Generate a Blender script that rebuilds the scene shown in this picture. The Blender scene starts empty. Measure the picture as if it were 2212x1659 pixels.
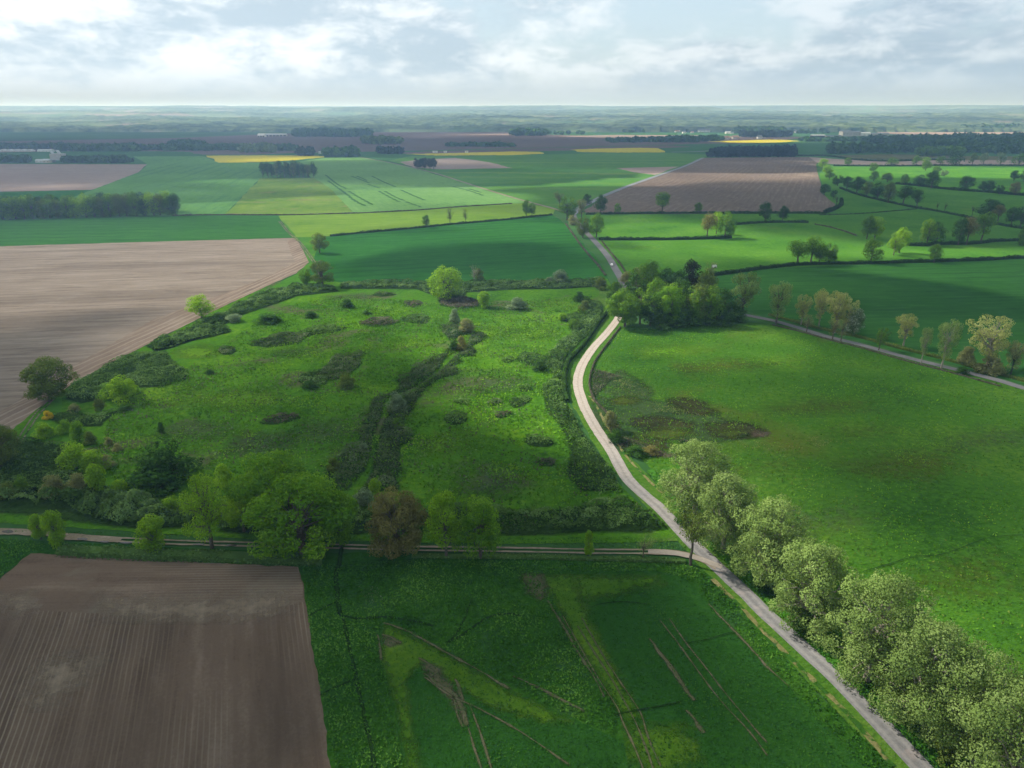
import bpy, math, random
import numpy as np
from mathutils import Vector, Euler

random.seed(11)
RNG = np.random.default_rng(11)
SC = bpy.context.scene
COL = SC.collection
R = math.radians

# ------------------------------------------------------------------ camera
CAM_H = 100.0
PITCH = R(21.0)
F = 1534.0                      # focal length in units of a 2212-wide picture
cam_d = bpy.data.cameras.new('camera')
cam_d.sensor_fit = 'HORIZONTAL'
cam_d.sensor_width = 36.0
cam_d.lens = 36.0 * F / 2212.0
cam_d.clip_start = 1.0
cam_d.clip_end = 60000.0
cam = bpy.data.objects.new('camera', cam_d)
cam.location = (0, 0, CAM_H)
cam.rotation_euler = (R(90) - PITCH, 0, 0)
COL.objects.link(cam)
SC.camera = cam

# ------------------------------------------------------------------ light
SUN_EL = R(40.0)
SUN_DIR = Vector((-0.90, 0.44, 0.0)).normalized()      # horizontal direction towards the sun
SUN_AZ = math.atan2(SUN_DIR.x, SUN_DIR.y)               # from +Y clockwise
sun_vec = Vector((SUN_DIR.x * math.cos(SUN_EL), SUN_DIR.y * math.cos(SUN_EL), math.sin(SUN_EL)))
sd = bpy.data.lights.new('sun', 'SUN')
sd.energy = 5.0
sd.angle = R(0.5)
sd.color = (1.0, 0.95, 0.86)
so = bpy.data.objects.new('sun', sd)
so.rotation_euler = sun_vec.to_track_quat('Z', 'Y').to_euler()
so.location = (-600, 300, 900)
COL.objects.link(so)

SC.view_settings.view_transform = 'Standard'
SC.view_settings.look = 'None'
SC.view_settings.exposure = 0.86
SC.view_settings.gamma = 1.0
SC.view_settings.use_curve_mapping = False
cy = SC.cycles
cy.use_denoising = True
cy.max_bounces = 6
cy.diffuse_bounces = 3
cy.glossy_bounces = 2
cy.transmission_bounces = 3
cy.transparent_max_bounces = 8
cy.volume_bounces = 2
cy.sample_clamp_indirect = 4.0
cy.caustics_reflective = False
cy.caustics_refractive = False


class NT:
    """small helper round a node tree"""
    def __init__(self, tree):
        self.t = tree
        self.n = tree.nodes
        self.n.clear()

    def new(self, typ, **kw):
        nd = self.n.new(typ)
        for k, v in kw.items():
            setattr(nd, k, v)
        return nd

    def link(self, a, b):
        self.t.links.new(a, b)

    def setin(self, sock, v):
        if hasattr(v, 'is_linked') or isinstance(v, bpy.types.NodeSocket):
            self.link(v, sock)
        else:
            sock.default_value = v

    def math(self, op, a, b=0.0, c=None, clamp=False):
        nd = self.new('ShaderNodeMath', operation=op, use_clamp=clamp)
        self.setin(nd.inputs[0], a)
        self.setin(nd.inputs[1], b)
        if c is not None:
            self.setin(nd.inputs[2], c)
        return nd.outputs[0]

    def mix(self, f, a, b, blend='MIX'):
        nd = self.new('ShaderNodeMix', data_type='RGBA', blend_type=blend)
        self.setin(nd.inputs[0], f)
        self.setin(nd.inputs[6], (*a, 1) if isinstance(a, tuple) else a)
        self.setin(nd.inputs[7], (*b, 1) if isinstance(b, tuple) else b)
        return nd.outputs[2]

    def noise(self, vec, scale, detail=4, rough=0.55, dist=0.0):
        nd = self.new('ShaderNodeTexNoise')
        self.setin(nd.inputs['Vector'], vec)
        nd.inputs['Scale'].default_value = scale
        nd.inputs['Detail'].default_value = detail
        nd.inputs['Roughness'].default_value = rough
        nd.inputs['Distortion'].default_value = dist
        return nd.outputs[0]

    def step(self, v, lo, hi):
        nd = self.new('ShaderNodeMapRange', interpolation_type='SMOOTHSTEP')
        self.setin(nd.inputs[0], v)
        nd.inputs[1].default_value = lo
        nd.inputs[2].default_value = hi
        return nd.outputs[0]

    def mapping(self, vec, rot=0.0, scale=(1, 1, 1), loc=(0, 0, 0)):
        nd = self.new('ShaderNodeMapping')
        self.setin(nd.inputs[0], vec)
        nd.inputs['Location'].default_value = loc
        nd.inputs['Rotation'].default_value = (0, 0, rot)
        nd.inputs['Scale'].default_value = scale
        return nd.outputs[0]


# ------------------------------------------------------------------ sky
wd = bpy.data.worlds.new('World')
SC.world = wd
wd.use_nodes = True
w = NT(wd.node_tree)
out = w.new('ShaderNodeOutputWorld')
bg = w.new('ShaderNodeBackground')
sky = w.new('ShaderNodeTexSky')
sky.sky_type = 'NISHITA'
sky.sun_disc = False
sky.sun_elevation = SUN_EL
sky.sun_rotation = SUN_AZ
sky.altitude = 100
sky.dust_density = 2.0
tc = w.new('ShaderNodeTexCoord')
gen = tc.outputs['Generated']
sep = w.new('ShaderNodeSeparateXYZ')
w.link(gen, sep.inputs[0])
zz = sep.outputs[2]
# clouds: banks drawn out along the horizon, more open towards the zenith
v1 = w.mapping(gen, scale=(1.0, 1.0, 2.4), loc=(3.1, 1.7, 0.2))
v2 = w.mapping(gen, scale=(1.0, 1.0, 2.6), loc=(0.4, 5.2, 0.0))
n_big = w.noise(v1, 5.5, 9, 0.60, 0.25)
n_fine = w.noise(v2, 15.0, 8, 0.60, 0.35)
n_gap = w.noise(w.mapping(gen, scale=(1, 1, 4.0), loc=(7.9, 2.3, 1.1)), 2.6, 6, 0.5, 0.1)
cov = w.math('MULTIPLY_ADD', n_fine, 0.35, n_gap)
high = w.step(zz, 0.02, 0.13)
cov = w.math('SUBTRACT', cov, w.math('MULTIPLY', high, 0.13))
mask = w.step(cov, 0.42, 0.58)
lowfill = w.step(zz, 0.075, 0.02)
mask = w.math('MAXIMUM', mask, lowfill)
mask = w.math('MULTIPLY', mask, 0.94)
# towards the sun everything is brighter and whiter
dotn = w.new('ShaderNodeVectorMath', operation='DOT_PRODUCT')
w.link(gen, dotn.inputs[0])
dotn.inputs[1].default_value = (SUN_DIR.x, SUN_DIR.y, 0.25)
glow = w.step(dotn.outputs['Value'], -0.35, 0.95)
shade = w.math('ADD', w.math('MULTIPLY', n_big, 0.6), w.math('MULTIPLY', n_fine, 0.4))
relief = w.step(shade, 0.425, 0.585)
relief = w.mix(w.step(zz, 0.055, 0.0), relief, (0.55, 0.55, 0.55))
c_dark = w.mix(glow, (0.33, 0.43, 0.535), (0.47, 0.58, 0.67))
c_lite = w.mix(glow, (0.56, 0.65, 0.73), (0.86, 0.91, 0.94))
c_cloud = w.mix(relief, c_dark, c_lite)
c_low = w.mix(glow, (0.45, 0.58, 0.72), (0.52, 0.65, 0.79))
c_cloud = w.mix(w.math('MULTIPLY', w.step(zz, 0.07, 0.0), 0.75), c_cloud, c_low)
skyb = w.new('ShaderNodeVectorMath', operation='SCALE')
w.link(sky.outputs[0], skyb.inputs[0])
skyb.inputs['Scale'].default_value = 0.10
air = w.mix(0.6, skyb.outputs[0], (0.60, 0.76, 0.87))
tot = w.mix(mask, air, c_cloud)
bg.inputs['Strength'].default_value = 0.71
w.link(tot, bg.inputs['Color'])
w.link(bg.outputs[0], out.inputs['Surface'])


# ------------------------------------------------------------------ picture to ground
CP, SP = math.cos(PITCH), math.sin(PITCH)


def D(x, y, h=0.0):
    """ground point seen at (x, y) of the 2212 x 1659 view, on the level z = h"""
    u = (x - 1106.0) / F
    v = (y - 829.5) / F
    dy = CP - v * SP
    dz = -SP - v * CP
    t = (CAM_H - h) / -dz
    return Vector((u * t, dy * t, h))


def h_at(by, ty):
    """height of an upright thing whose foot is seen at row by and whose top at row ty"""
    Y = D(1106, by).y
    v = (ty - 829.5) / F
    q = Y * (SP + v * CP) / (CP - v * SP)
    return CAM_H - q


def px_m(y):
    """metres per view pixel for things standing at row y"""
    v = (y - 829.5) / F
    return CAM_H / (SP + v * CP) / F


# ------------------------------------------------------------------ value noise
def _hash(ix, iy, s):
    n = (ix * 374761393 + iy * 668265263 + s * 1442695041) & 0xffffffff
    n = ((n ^ (n >> 13)) * 1274126177) & 0xffffffff
    return ((n ^ (n >> 16)) & 0xffff) / 65535.0


def vnoise(x, y, s=0):
    x = np.asarray(x, dtype=np.float64)
    y = np.asarray(y, dtype=np.float64)
    ix = np.floor(x).astype(np.int64)
    iy = np.floor(y).astype(np.int64)
    fx, fy = x - ix, y - iy
    fx = fx * fx * (3 - 2 * fx)
    fy = fy * fy * (3 - 2 * fy)
    a = _hash(ix, iy, s)
    b = _hash(ix + 1, iy, s)
    c = _hash(ix, iy + 1, s)
    d = _hash(ix + 1, iy + 1, s)
    return (a + (b - a) * fx) * (1 - fy) + (c + (d - c) * fx) * fy


def fbm(x, y, s=0, o=4):
    t, a, n = 0.0, 1.0, 0.0
    for k in range(o):
        t = t + vnoise(np.asarray(x) * 2 ** k, np.asarray(y) * 2 ** k, s + k * 17) * a
        n += a
        a *= 0.5
    return t / n


# ------------------------------------------------------------------ object helpers
def tag(o, label=None, cat=None, group=None, kind=None):
    if label:
        o['label'] = label
    if cat:
        o['category'] = cat
    if group:
        o['group'] = group
    if kind:
        o['kind'] = kind
    return o


def add(name, me, mats=(), parent=None, loc=None):
    o = bpy.data.objects.new(name, me)
    for m in mats:
        me.materials.append(m)
    COL.objects.link(o)
    if parent:
        o.parent = parent
    if loc is not None:
        o.location = loc
    return o


def empty(name, loc, rz=0.0, sc=(1, 1, 1)):
    o = bpy.data.objects.new(name, None)
    o.empty_display_size = 0.5
    o.location = loc
    o.rotation_euler = (0, 0, rz)
    o.scale = sc
    COL.objects.link(o)
    return o


def quads_mesh(name, V, tone=None, smooth=False):
    """V: (n,4,3) array of quads"""
    n = len(V)
    me = bpy.data.meshes.new(name)
    me.vertices.add(n * 4)
    me.vertices.foreach_set('co', np.ascontiguousarray(V, dtype=np.float32).ravel())
    me.loops.add(n * 4)
    me.loops.foreach_set('vertex_index', np.arange(n * 4, dtype=np.int32))
    me.polygons.add(n)
    me.polygons.foreach_set('loop_start', np.arange(0, n * 4, 4, dtype=np.int32))
    me.polygons.foreach_set('loop_total', np.full(n, 4, dtype=np.int32))
    me.update(calc_edges=True)
    if tone is not None:
        a = me.attributes.new('tone', 'FLOAT', 'POINT')
        a.data.foreach_set('value', np.repeat(np.asarray(tone, dtype=np.float32), 4))
    return me


def leaf_quads(P, N, S, rng, aspect=1.0, cup=0.25):
    """quads centred on P facing N, of size S, turned at random, with a slight cup"""
    n = len(P)
    N = N / np.maximum(np.linalg.norm(N, axis=1, keepdims=True), 1e-6)
    rv = rng.normal(size=(n, 3))
    T = np.cross(N, rv)
    T /= np.maximum(np.linalg.norm(T, axis=1, keepdims=True), 1e-6)
    B = np.cross(N, T)
    S = np.asarray(S).reshape(-1, 1) * np.ones((n, 1))
    a = S * 0.5
    b = S * 0.5 * aspect
    k = S * cup * rng.uniform(-1, 1, (n, 1))
    q = np.empty((n, 4, 3))
    q[:, 0] = P - T * a * 1.15 + N * k
    q[:, 1] = P - B * b * rng.uniform(.6, 1.1, (n, 1)) - N * k
    q[:, 2] = P + T * a + N * k
    q[:, 3] = P + B * b * rng.uniform(.7, 1.2, (n, 1)) - N * k
    return q


def joined_mesh(name, verts, faces):
    me = bpy.data.meshes.new(name)
    me.from_pydata([tuple(v) for v in verts], [], faces)
    me.update()
    return me


# ------------------------------------------------------------------ materials
MATS = {}


def leaf_mat(name, c_dark, c_mid, c_lite, trans=0.15, vary=0.10):
    m = bpy.data.materials.new(name)
    m.use_nodes = True
    t = NT(m.node_tree)
    o = t.new('ShaderNodeOutputMaterial')
    at = t.new('ShaderNodeAttribute', attribute_name='tone')
    oi = t.new('ShaderNodeObjectInfo')
    ge = t.new('ShaderNodeNewGeometry')
    tn = t.math('ADD', at.outputs['Fac'], t.math('MULTIPLY', t.math('SUBTRACT', oi.outputs['Random'], 0.5), vary * 2))
    nz = t.noise(ge.outputs['Position'], 0.55, 3, 0.6)
    tn = t.math('ADD', tn, t.math('MULTIPLY', t.math('SUBTRACT', nz, 0.5), 0.45), clamp=True)
    c = t.mix(t.step(tn, 0.0, 0.5), c_dark, c_mid)
    c = t.mix(t.step(tn, 0.5, 1.0), c, c_lite)
    d = t.new('ShaderNodeBsdfDiffuse')
    t.link(c, d.inputs[0])
    g = t.new('ShaderNodeBsdfTranslucent')
    t.link(t.mix(0.5, c, (c_lite[0] * 1.25, c_lite[1] * 1.25, c_lite[2])), g.inputs[0])
    mx = t.new('ShaderNodeMixShader')
    mx.inputs[0].default_value = trans
    t.link(d.outputs[0], mx.inputs[1])
    t.link(g.outputs[0], mx.inputs[2])
    t.link(mx.outputs[0], o.inputs[0])
    MATS[name] = m
    return m


leaf_mat('leaf_lime', (.075, .18, .010), (.185, .36, .018), (.34, .53, .035), trans=0.45)
leaf_mat('leaf_fresh', (.045, .13, .010), (.115, .27, .016), (.25, .43, .03), trans=0.42)
leaf_mat('leaf_oak', (.036, .100, .010), (.095, .210, .018), (.20, .34, .032), trans=0.25)
leaf_mat('leaf_dark', (.018, .055, .010), (.042, .108, .016), (.090, .18, .030), trans=0.12)
leaf_mat('leaf_olive', (.060, .10, .022), (.115, .17, .032), (.19, .26, .045), trans=0.2)
leaf_mat('leaf_brown', (.12, .115, .040), (.205, .19, .060), (.26, .27, .075), trans=0.3)
leaf_mat('leaf_plane', (.105, .17, .042), (.205, .305, .080), (.33, .43, .15), trans=0.28)
leaf_mat('leaf_straw', (.22, .25, .07), (.38, .41, .12), (.54, .56, .22), trans=0.35)
leaf_mat('leaf_grey', (.08, .14, .07), (.18, .26, .13), (.28, .37, .20), trans=0.3)
leaf_mat('leaf_tan', (.14, .15, .06), (.23, .25, .09), (.33, .36, .15), trans=0.35)
leaf_mat('leaf_pine', (.012, .028, .018), (.022, .045, .026), (.045, .075, .035), trans=0.1)
leaf_mat('leaf_pine_rust', (.02, .03, .02), (.04, .045, .028), (.08, .07, .04), trans=0.1)
leaf_mat('leaf_bramble', (.026, .065, .014), (.080, .155, .036), (.16, .27, .08), trans=0.2)
leaf_mat('leaf_bramble_grey', (.034, .058, .022), (.085, .130, .050), (.17, .225, .11), trans=0.2)
leaf_mat('leaf_bramble_dry', (.045, .045, .030), (.10, .098, .065), (.18, .17, .12), trans=.2)
leaf_mat('leaf_hedge', (.012, .034, .010), (.030, .070, .016), (.065, .125, .026))
leaf_mat('leaf_grass', (.040, .13, .010), (.085, .22, .014), (.17, .33, .026))
leaf_mat('leaf_thin_crop', (.07, .17, .010), (.14, .27, .014), (.22, .34, .022))
leaf_mat('leaf_wheat', (.018, .075, .010), (.032, .115, .014), (.065, .17, .022))
leaf_mat('leaf_rough', (.022, .085, .012), (.050, .16, .016), (.11, .25, .035))
leaf_mat('flower_yellow', (.3, .22, .01), (.6, .42, .01), (.75, .6, .03))
leaf_mat('flower_white', (.05, .12, .03), (.10, .17, .05), (.7, .75, .6))


def simple_mat(name, col, rough=0.9, noise_amt=0.35, scale=2.0, metallic=0.0, spec=0.3):
    m = bpy.data.materials.new(name)
    m.use_nodes = True
    t = NT(m.node_tree)
    o = t.new('ShaderNodeOutputMaterial')
    p = t.new('ShaderNodeBsdfPrincipled')
    ge = t.new('ShaderNodeNewGeometry')
    nz = t.noise(ge.outputs['Position'], scale, 5, 0.6)
    lo = tuple(c * (1 - noise_amt) for c in col)
    hi = tuple(min(1, c * (1 + noise_amt)) for c in col)
    t.link(t.mix(t.step(nz, 0.3, 0.7), lo, hi), p.inputs['Base Color'])
    p.inputs['Roughness'].default_value = rough
    p.inputs['Metallic'].default_value = metallic
    p.inputs['Specular IOR Level'].default_value = spec
    t.link(p.outputs[0], o.inputs[0])
    MATS[name] = m
    return m


simple_mat('bark', (.10, .085, .065), scale=3)
simple_mat('bark_pale', (.26, .235, .19), scale=3)
simple_mat('bark_ivy', (.030, .045, .02), scale=3)


def ground_mat(name, cols, macro=0.02, micro=0.6, fleck=None, fleck_amt=0.0, rows=None, bump=0.5,
               bump_scale=1.2, patch=None, patch_scale=0.012, patch_thr=(0.5, 0.65), rough=0.95, fleck_scale=0.35,
               weave=0.35, band=0.0):
    """cols: dark, mid, light albedo. rows: (angle, spacing, strength, colour, patchiness)"""
    m = bpy.data.materials.new(name)
    m.use_nodes = True
    t = NT(m.node_tree)
    o = t.new('ShaderNodeOutputMaterial')
    p = t.new('ShaderNodeBsdfDiffuse')
    p.inputs['Roughness'].default_value = 0.8
    ge = t.new('ShaderNodeNewGeometry')
    pos = ge.outputs['Position']
    ang = rows[0] if rows else 0.0
    rp = t.mapping(pos, rot=-ang)
    st = t.mapping(rp, scale=(0.12, 1.0, 1.0))
    a = t.noise(pos, macro, 5, 0.55)
    b = t.noise(pos, micro, 5, 0.68)
    s = t.noise(st, 0.28, 4, 0.6)
    f = t.math('ADD', t.math('MULTIPLY', a, 0.55), t.math('MULTIPLY', b, 0.45))
    if rows:
        f = t.math('ADD', t.math('MULTIPLY', f, 1 - weave), t.math('MULTIPLY', s, weave))
    c = t.mix(t.step(f, 0.36, 0.50), cols[0], cols[1])
    c = t.mix(t.step(f, 0.50, 0.64), c, cols[2])
    if patch:
        pn = t.noise(t.mapping(pos, loc=(31, 7, 0)), patch_scale, 6, 0.62, 0.4)
        c = t.mix(t.step(pn, *patch_thr), c, patch)
    if band:  # moisture bands along the rows; on soil_big also cloud sun and shade painted in
        bn = t.noise(t.mapping(rp, scale=(0.10, 1.0, 1.0), loc=(5, 3, 0)), 0.045, 5, 0.62)
        c = t.mix(t.math('MULTIPLY', t.step(bn, 0.52, 0.36), band), c, tuple(v * 0.62 for v in cols[0]))
        c = t.mix(t.math('MULTIPLY', t.step(bn, 0.54, 0.66), band), c, tuple(v * 1.12 for v in cols[2]))
    hgt = b
    if rows:
        sp = t.new('ShaderNodeSeparateXYZ')
        t.link(rp, sp.inputs[0])
        wob = t.math('MULTIPLY', t.math('SUBTRACT', t.noise(rp, 0.05, 3), 0.5), rows[1] * 0.7)
        yy = t.math('ADD', sp.outputs[1], wob)
        sn = t.math('SINE', t.math('MULTIPLY', yy, 2 * math.pi / rows[1]))
        ln = t.step(sn, 0.35, 0.95)
        pt = t.step(t.noise(t.mapping(rp, scale=(0.25, 1, 1)), rows[4], 4, 0.6), 0.42, 0.6)
        ln = t.math('MULTIPLY', ln, t.math('MULTIPLY', pt, rows[2]))
        c = t.mix(ln, c, rows[3])
        hgt = t.math('ADD', hgt, t.math('MULTIPLY', sn, 0.06))
    if fleck:
        fn = t.noise(pos, fleck_scale, 6, 0.75)
        c = t.mix(t.math('MULTIPLY', t.step(fn, 0.60, 0.72), fleck_amt), c, fleck)
    bp = t.new('ShaderNodeBump')
    bp.inputs['Strength'].default_value = bump
    bp.inputs['Distance'].default_value = 0.6
    b2 = t.noise(pos, bump_scale, 4, 0.6)
    t.link(t.math('ADD', hgt, b2), bp.inputs['Height'])
    t.link(bp.outputs[0], p.inputs['Normal'])
    t.link(c, p.inputs[0])
    t.link(p.outputs[0], o.inputs[0])
    MATS[name] = m
    return m


# ------------------------------------------------------------------ flat fields
LAYER = [0]
STEP = 0.005


def densify(pts, step_px=7.0):
    o = []
    n = len(pts)
    for i in range(n):
        (x0, y0), (x1, y1) = pts[i], pts[(i + 1) % n]
        k = max(1, int(math.hypot(x1 - x0, (y1 - y0)) / step_px))
        for j in range(k):
            o.append((x0 + (x1 - x0) * j / k, y0 + (y1 - y0) * j / k))
    return o


def smooth_line(pts, n=8):
    """Catmull-Rom through world points"""
    P = [Vector(p) for p in pts]
    P = [P[0] * 2 - P[1]] + P + [P[-1] * 2 - P[-2]]
    o = []
    for i in range(1, len(P) - 2):
        for j in range(n):
            t = j / n
            a, b, c, d = P[i - 1], P[i], P[i + 1], P[i + 2]
            o.append(0.5 * ((2 * b) + (c - a) * t + (2 * a - 5 * b + 4 * c - d) * t * t + (3 * b - a - 3 * c + d) * t ** 3))
    o.append(P[-2].copy())
    return o


def sheet(name, pts, mat, z=None, ragged=0.35, label=None, step_px=7.0):
    """a field: an outline in the view laid on the ground as one sheet with an uneven border"""
    if z is None:
        LAYER[0] += 1
        z = STEP * LAYER[0]
    wp = [D(x, y, z) for x, y in densify(pts, step_px)]
    n = len(wp)
    vs = []
    for i, q in enumerate(wp):
        a, b = wp[i - 1], wp[(i + 1) % n]
        tg = (b - a)
        if tg.length < 1e-6:
            continue
        nr = Vector((-tg.y, tg.x, 0)).normalized()
        amp = ragged * (1 + q.y / 350.0)
        k = (float(fbm(q.x * 0.35, q.y * 0.35, 5, 3)) - 0.5) * 2 * amp
        vs.append((q.x + nr.x * k, q.y + nr.y * k, z))
    me = bpy.data.meshes.new(name)
    me.from_pydata(vs, [], [tuple(range(len(vs)))])
    me.update()
    if me.polygons[0].normal.z < 0:
        me.flip_normals()
    o = add(name, me, [mat])
    tag(o, label, None, None, 'structure')
    return o


def strip_mesh(name, line, width, z, ragged=0.0, offset=0.0, seed=0, wvar=0.0, soft=False):
    """a ribbon along a line; 'tone' runs 0..1 across it, 'soft' falls off towards both edges"""
    cols = (1.0, 0.5, 0.0, -0.5, -1.0) if soft else (1.0, -1.0)
    m = len(cols)
    vs, fs = [], []
    n = len(line)
    acc = 0.0
    for i, q in enumerate(line):
        a, b = line[max(i - 1, 0)], line[min(i + 1, n - 1)]
        tg = (b - a)
        tg.z = 0
        tg.normalize()
        nr = Vector((-tg.y, tg.x, 0))
        if i:
            acc += (q - line[i - 1]).length
        wv = 1 + wvar * 2 * (float(fbm(acc * 0.15, seed, 3, 3)) - 0.5)
        l = (width / 2 * wv + ragged * 2 * (float(fbm(acc * 0.5, 3.3 + seed, 9, 3)) - 0.5)) + offset
        r = (width / 2 * wv + ragged * 2 * (float(fbm(acc * 0.5, 8.3 + seed, 9, 3)) - 0.5)) - offset
        cx, hw = (l - r) / 2, (l + r) / 2
        for k in cols:
            vs.append((q.x + nr.x * (cx + hw * k), q.y + nr.y * (cx + hw * k), z))
        if i:
            for k in range(m - 1):
                p0 = m * (i - 1) + k
                fs.append((p0, p0 + 1, p0 + 1 + m, p0 + m))
    me = joined_mesh(name, vs, fs)
    if me.polygons[0].normal.z < 0:
        me.flip_normals()
    at = me.attributes.new('tone', 'FLOAT', 'POINT')
    at.data.foreach_set('value', np.tile(np.array([0.5 - k / 2 for k in cols], dtype=np.float32), n))
    if soft:
        sf = np.tile(np.array([0.0, 0.62, 0.95, 0.62, 0.0], dtype=np.float32), n).reshape(n, m)
        sf[0] = 0
        sf[-1] = 0
        at = me.attributes.new('soft', 'FLOAT', 'POINT')
        at.data.foreach_set('value', sf.ravel())
    return me


def resample(line, step):
    o = [line[0]]
    for i in range(1, len(line)):
        a, b = line[i - 1], line[i]
        L = (b - a).length
        k = max(1, int(L / step))
        for j in range(1, k + 1):
            o.append(a.lerp(b, j / k))
    return o


def wline(pts, n=8, step=None, h=0.0):
    l = smooth_line([D(x, y, h) for x, y in pts], n)
    if step:
        l = resample(l, step)
    return l


def inside(px, py, poly):
    """vectorised point in polygon"""
    res = np.zeros(len(px), dtype=bool)
    n = len(poly)
    j = n - 1
    for i in range(n):
        xi, yi = poly[i]
        xj, yj = poly[j]
        cnd = ((yi > py) != (yj > py))
        with np.errstate(divide='ignore', invalid='ignore'):
            xx = (xj - xi) * (py - yi) / ((yj - yi) if yj != yi else 1e-9) + xi
        res ^= (cnd & (px < xx))
        j = i
    return res


def scatter_in(pts, density, rng):
    wp = [D(x, y) for x, y in pts]
    poly = [(q.x, q.y) for q in wp]
    xs = [q[0] for q in poly]
    ys = [q[1] for q in poly]
    area = (max(xs) - min(xs)) * (max(ys) - min(ys))
    n = int(area * density)
    x = rng.uniform(min(xs), max(xs), n)
    y = rng.uniform(min(ys), max(ys), n)
    k = inside(x, y, poly)
    return x[k], y[k], poly


def soft_mat(name):
    """the same ground material, thinning out irregularly where the 'soft' attribute falls off"""
    key = name + '_thinning'
    if key in MATS:
        return MATS[key]
    m = MATS[name].copy()
    m.name = key
    nt = m.node_tree
    o = [n for n in nt.nodes if n.type == 'OUTPUT_MATERIAL'][0]
    src = o.inputs[0].links[0].from_socket
    def nw(t_):
        return nt.nodes.new(t_)
    at = nw('ShaderNodeAttribute')
    at.attribute_name = 'soft'
    ge = nw('ShaderNodeNewGeometry')
    nz = nw('ShaderNodeTexNoise')
    nz.inputs['Scale'].default_value = 0.45
    nz.inputs['Detail'].default_value = 6
    nz.inputs['Roughness'].default_value = 0.65
    nt.links.new(ge.outputs['Position'], nz.inputs['Vector'])
    ma = nw('ShaderNodeMath')
    ma.operation = 'MULTIPLY_ADD'
    nt.links.new(nz.outputs[0], ma.inputs[0])
    ma.inputs[1].default_value = 1.1
    nt.links.new(at.outputs['Fac'], ma.inputs[2])
    mr = nw('ShaderNodeMapRange')
    mr.interpolation_type = 'SMOOTHSTEP'
    mr.inputs[1].default_value = 0.62
    mr.inputs[2].default_value = 1.42
    nt.links.new(ma.outputs[0], mr.inputs[0])
    tr = nw('ShaderNodeBsdfTransparent')
    mx = nw('ShaderNodeMixShader')
    nt.links.new(mr.outputs[0], mx.inputs[0])
    nt.links.new(tr.outputs[0], mx.inputs[1])
    nt.links.new(src, mx.inputs[2])
    nt.links.new(mx.outputs[0], o.inputs[0])
    MATS[key] = m
    return m


def soft_sheet(name, mat, pts, feather=3.0, cell=None, amount=1.0, label=None):
    """ground cover without a hard border: a gridded sheet whose cover thins out over `feather` metres"""
    LAYER[0] += 1
    z = STEP * LAYER[0]
    poly = [(q.x, q.y) for q in (D(x, y, z) for x, y in pts)]
    xs = [p[0] for p in poly]
    ys = [p[1] for p in poly]
    if cell is None:
        cell = max(0.5, feather / 2.5)
    nx = int((max(xs) - min(xs)) / cell) + 2
    ny = int((max(ys) - min(ys)) / cell) + 2
    X, Y = np.meshgrid(min(xs) + np.arange(nx) * cell, min(ys) + np.arange(ny) * cell)
    x, y = X.ravel(), Y.ravel()
    ins = inside(x, y, poly)
    dm = np.full(len(x), 1e9)
    for i in range(len(poly)):
        ax, ay = poly[i - 1]
        bx, by_ = poly[i]
        L2 = (bx - ax) ** 2 + (by_ - ay) ** 2 + 1e-9
        t_ = np.clip(((x - ax) * (bx - ax) + (y - ay) * (by_ - ay)) / L2, 0, 1)
        dm = np.minimum(dm, np.hypot(x - ax - t_ * (bx - ax), y - ay - t_ * (by_ - ay)))
    sgn = np.where(ins, dm, -dm)
    soft = np.clip(sgn / feather * 0.5 + 0.35, 0, 1) * amount
    soft = np.where(sgn < -feather * 0.7, 0, soft)
    ok = (sgn > -feather * 0.75).reshape(ny, nx)
    q = ok[:-1, :-1] & ok[1:, :-1] & ok[:-1, 1:] & ok[1:, 1:]
    jj, ii = np.nonzero(q)
    k = jj * nx + ii
    Fc = np.stack([k, k + 1, k + nx + 1, k + nx], -1)
    if not len(Fc):
        return None
    used = np.unique(Fc)
    rm = -np.ones(nx * ny, dtype=np.int64)
    rm[used] = np.arange(len(used))
    Fc = rm[Fc]
    V = np.stack([x, y, np.full(len(x), z)], -1)[used]
    me = bpy.data.meshes.new(name)
    me.vertices.add(len(V))
    me.vertices.foreach_set('co', V.astype(np.float32).ravel())
    me.loops.add(len(Fc) * 4)
    me.loops.foreach_set('vertex_index', Fc.astype(np.int32).ravel())
    me.polygons.add(len(Fc))
    me.polygons.foreach_set('loop_start', np.arange(0, len(Fc) * 4, 4, dtype=np.int32))
    me.polygons.foreach_set('loop_total', np.full(len(Fc), 4, dtype=np.int32))
    me.update(calc_edges=True)
    at = me.attributes.new('soft', 'FLOAT', 'POINT')
    at.data.foreach_set('value', soft[used].astype(np.float32))
    return tag(add(name, me, [soft_mat(mat)]), label, None, None, 'structure')

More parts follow.
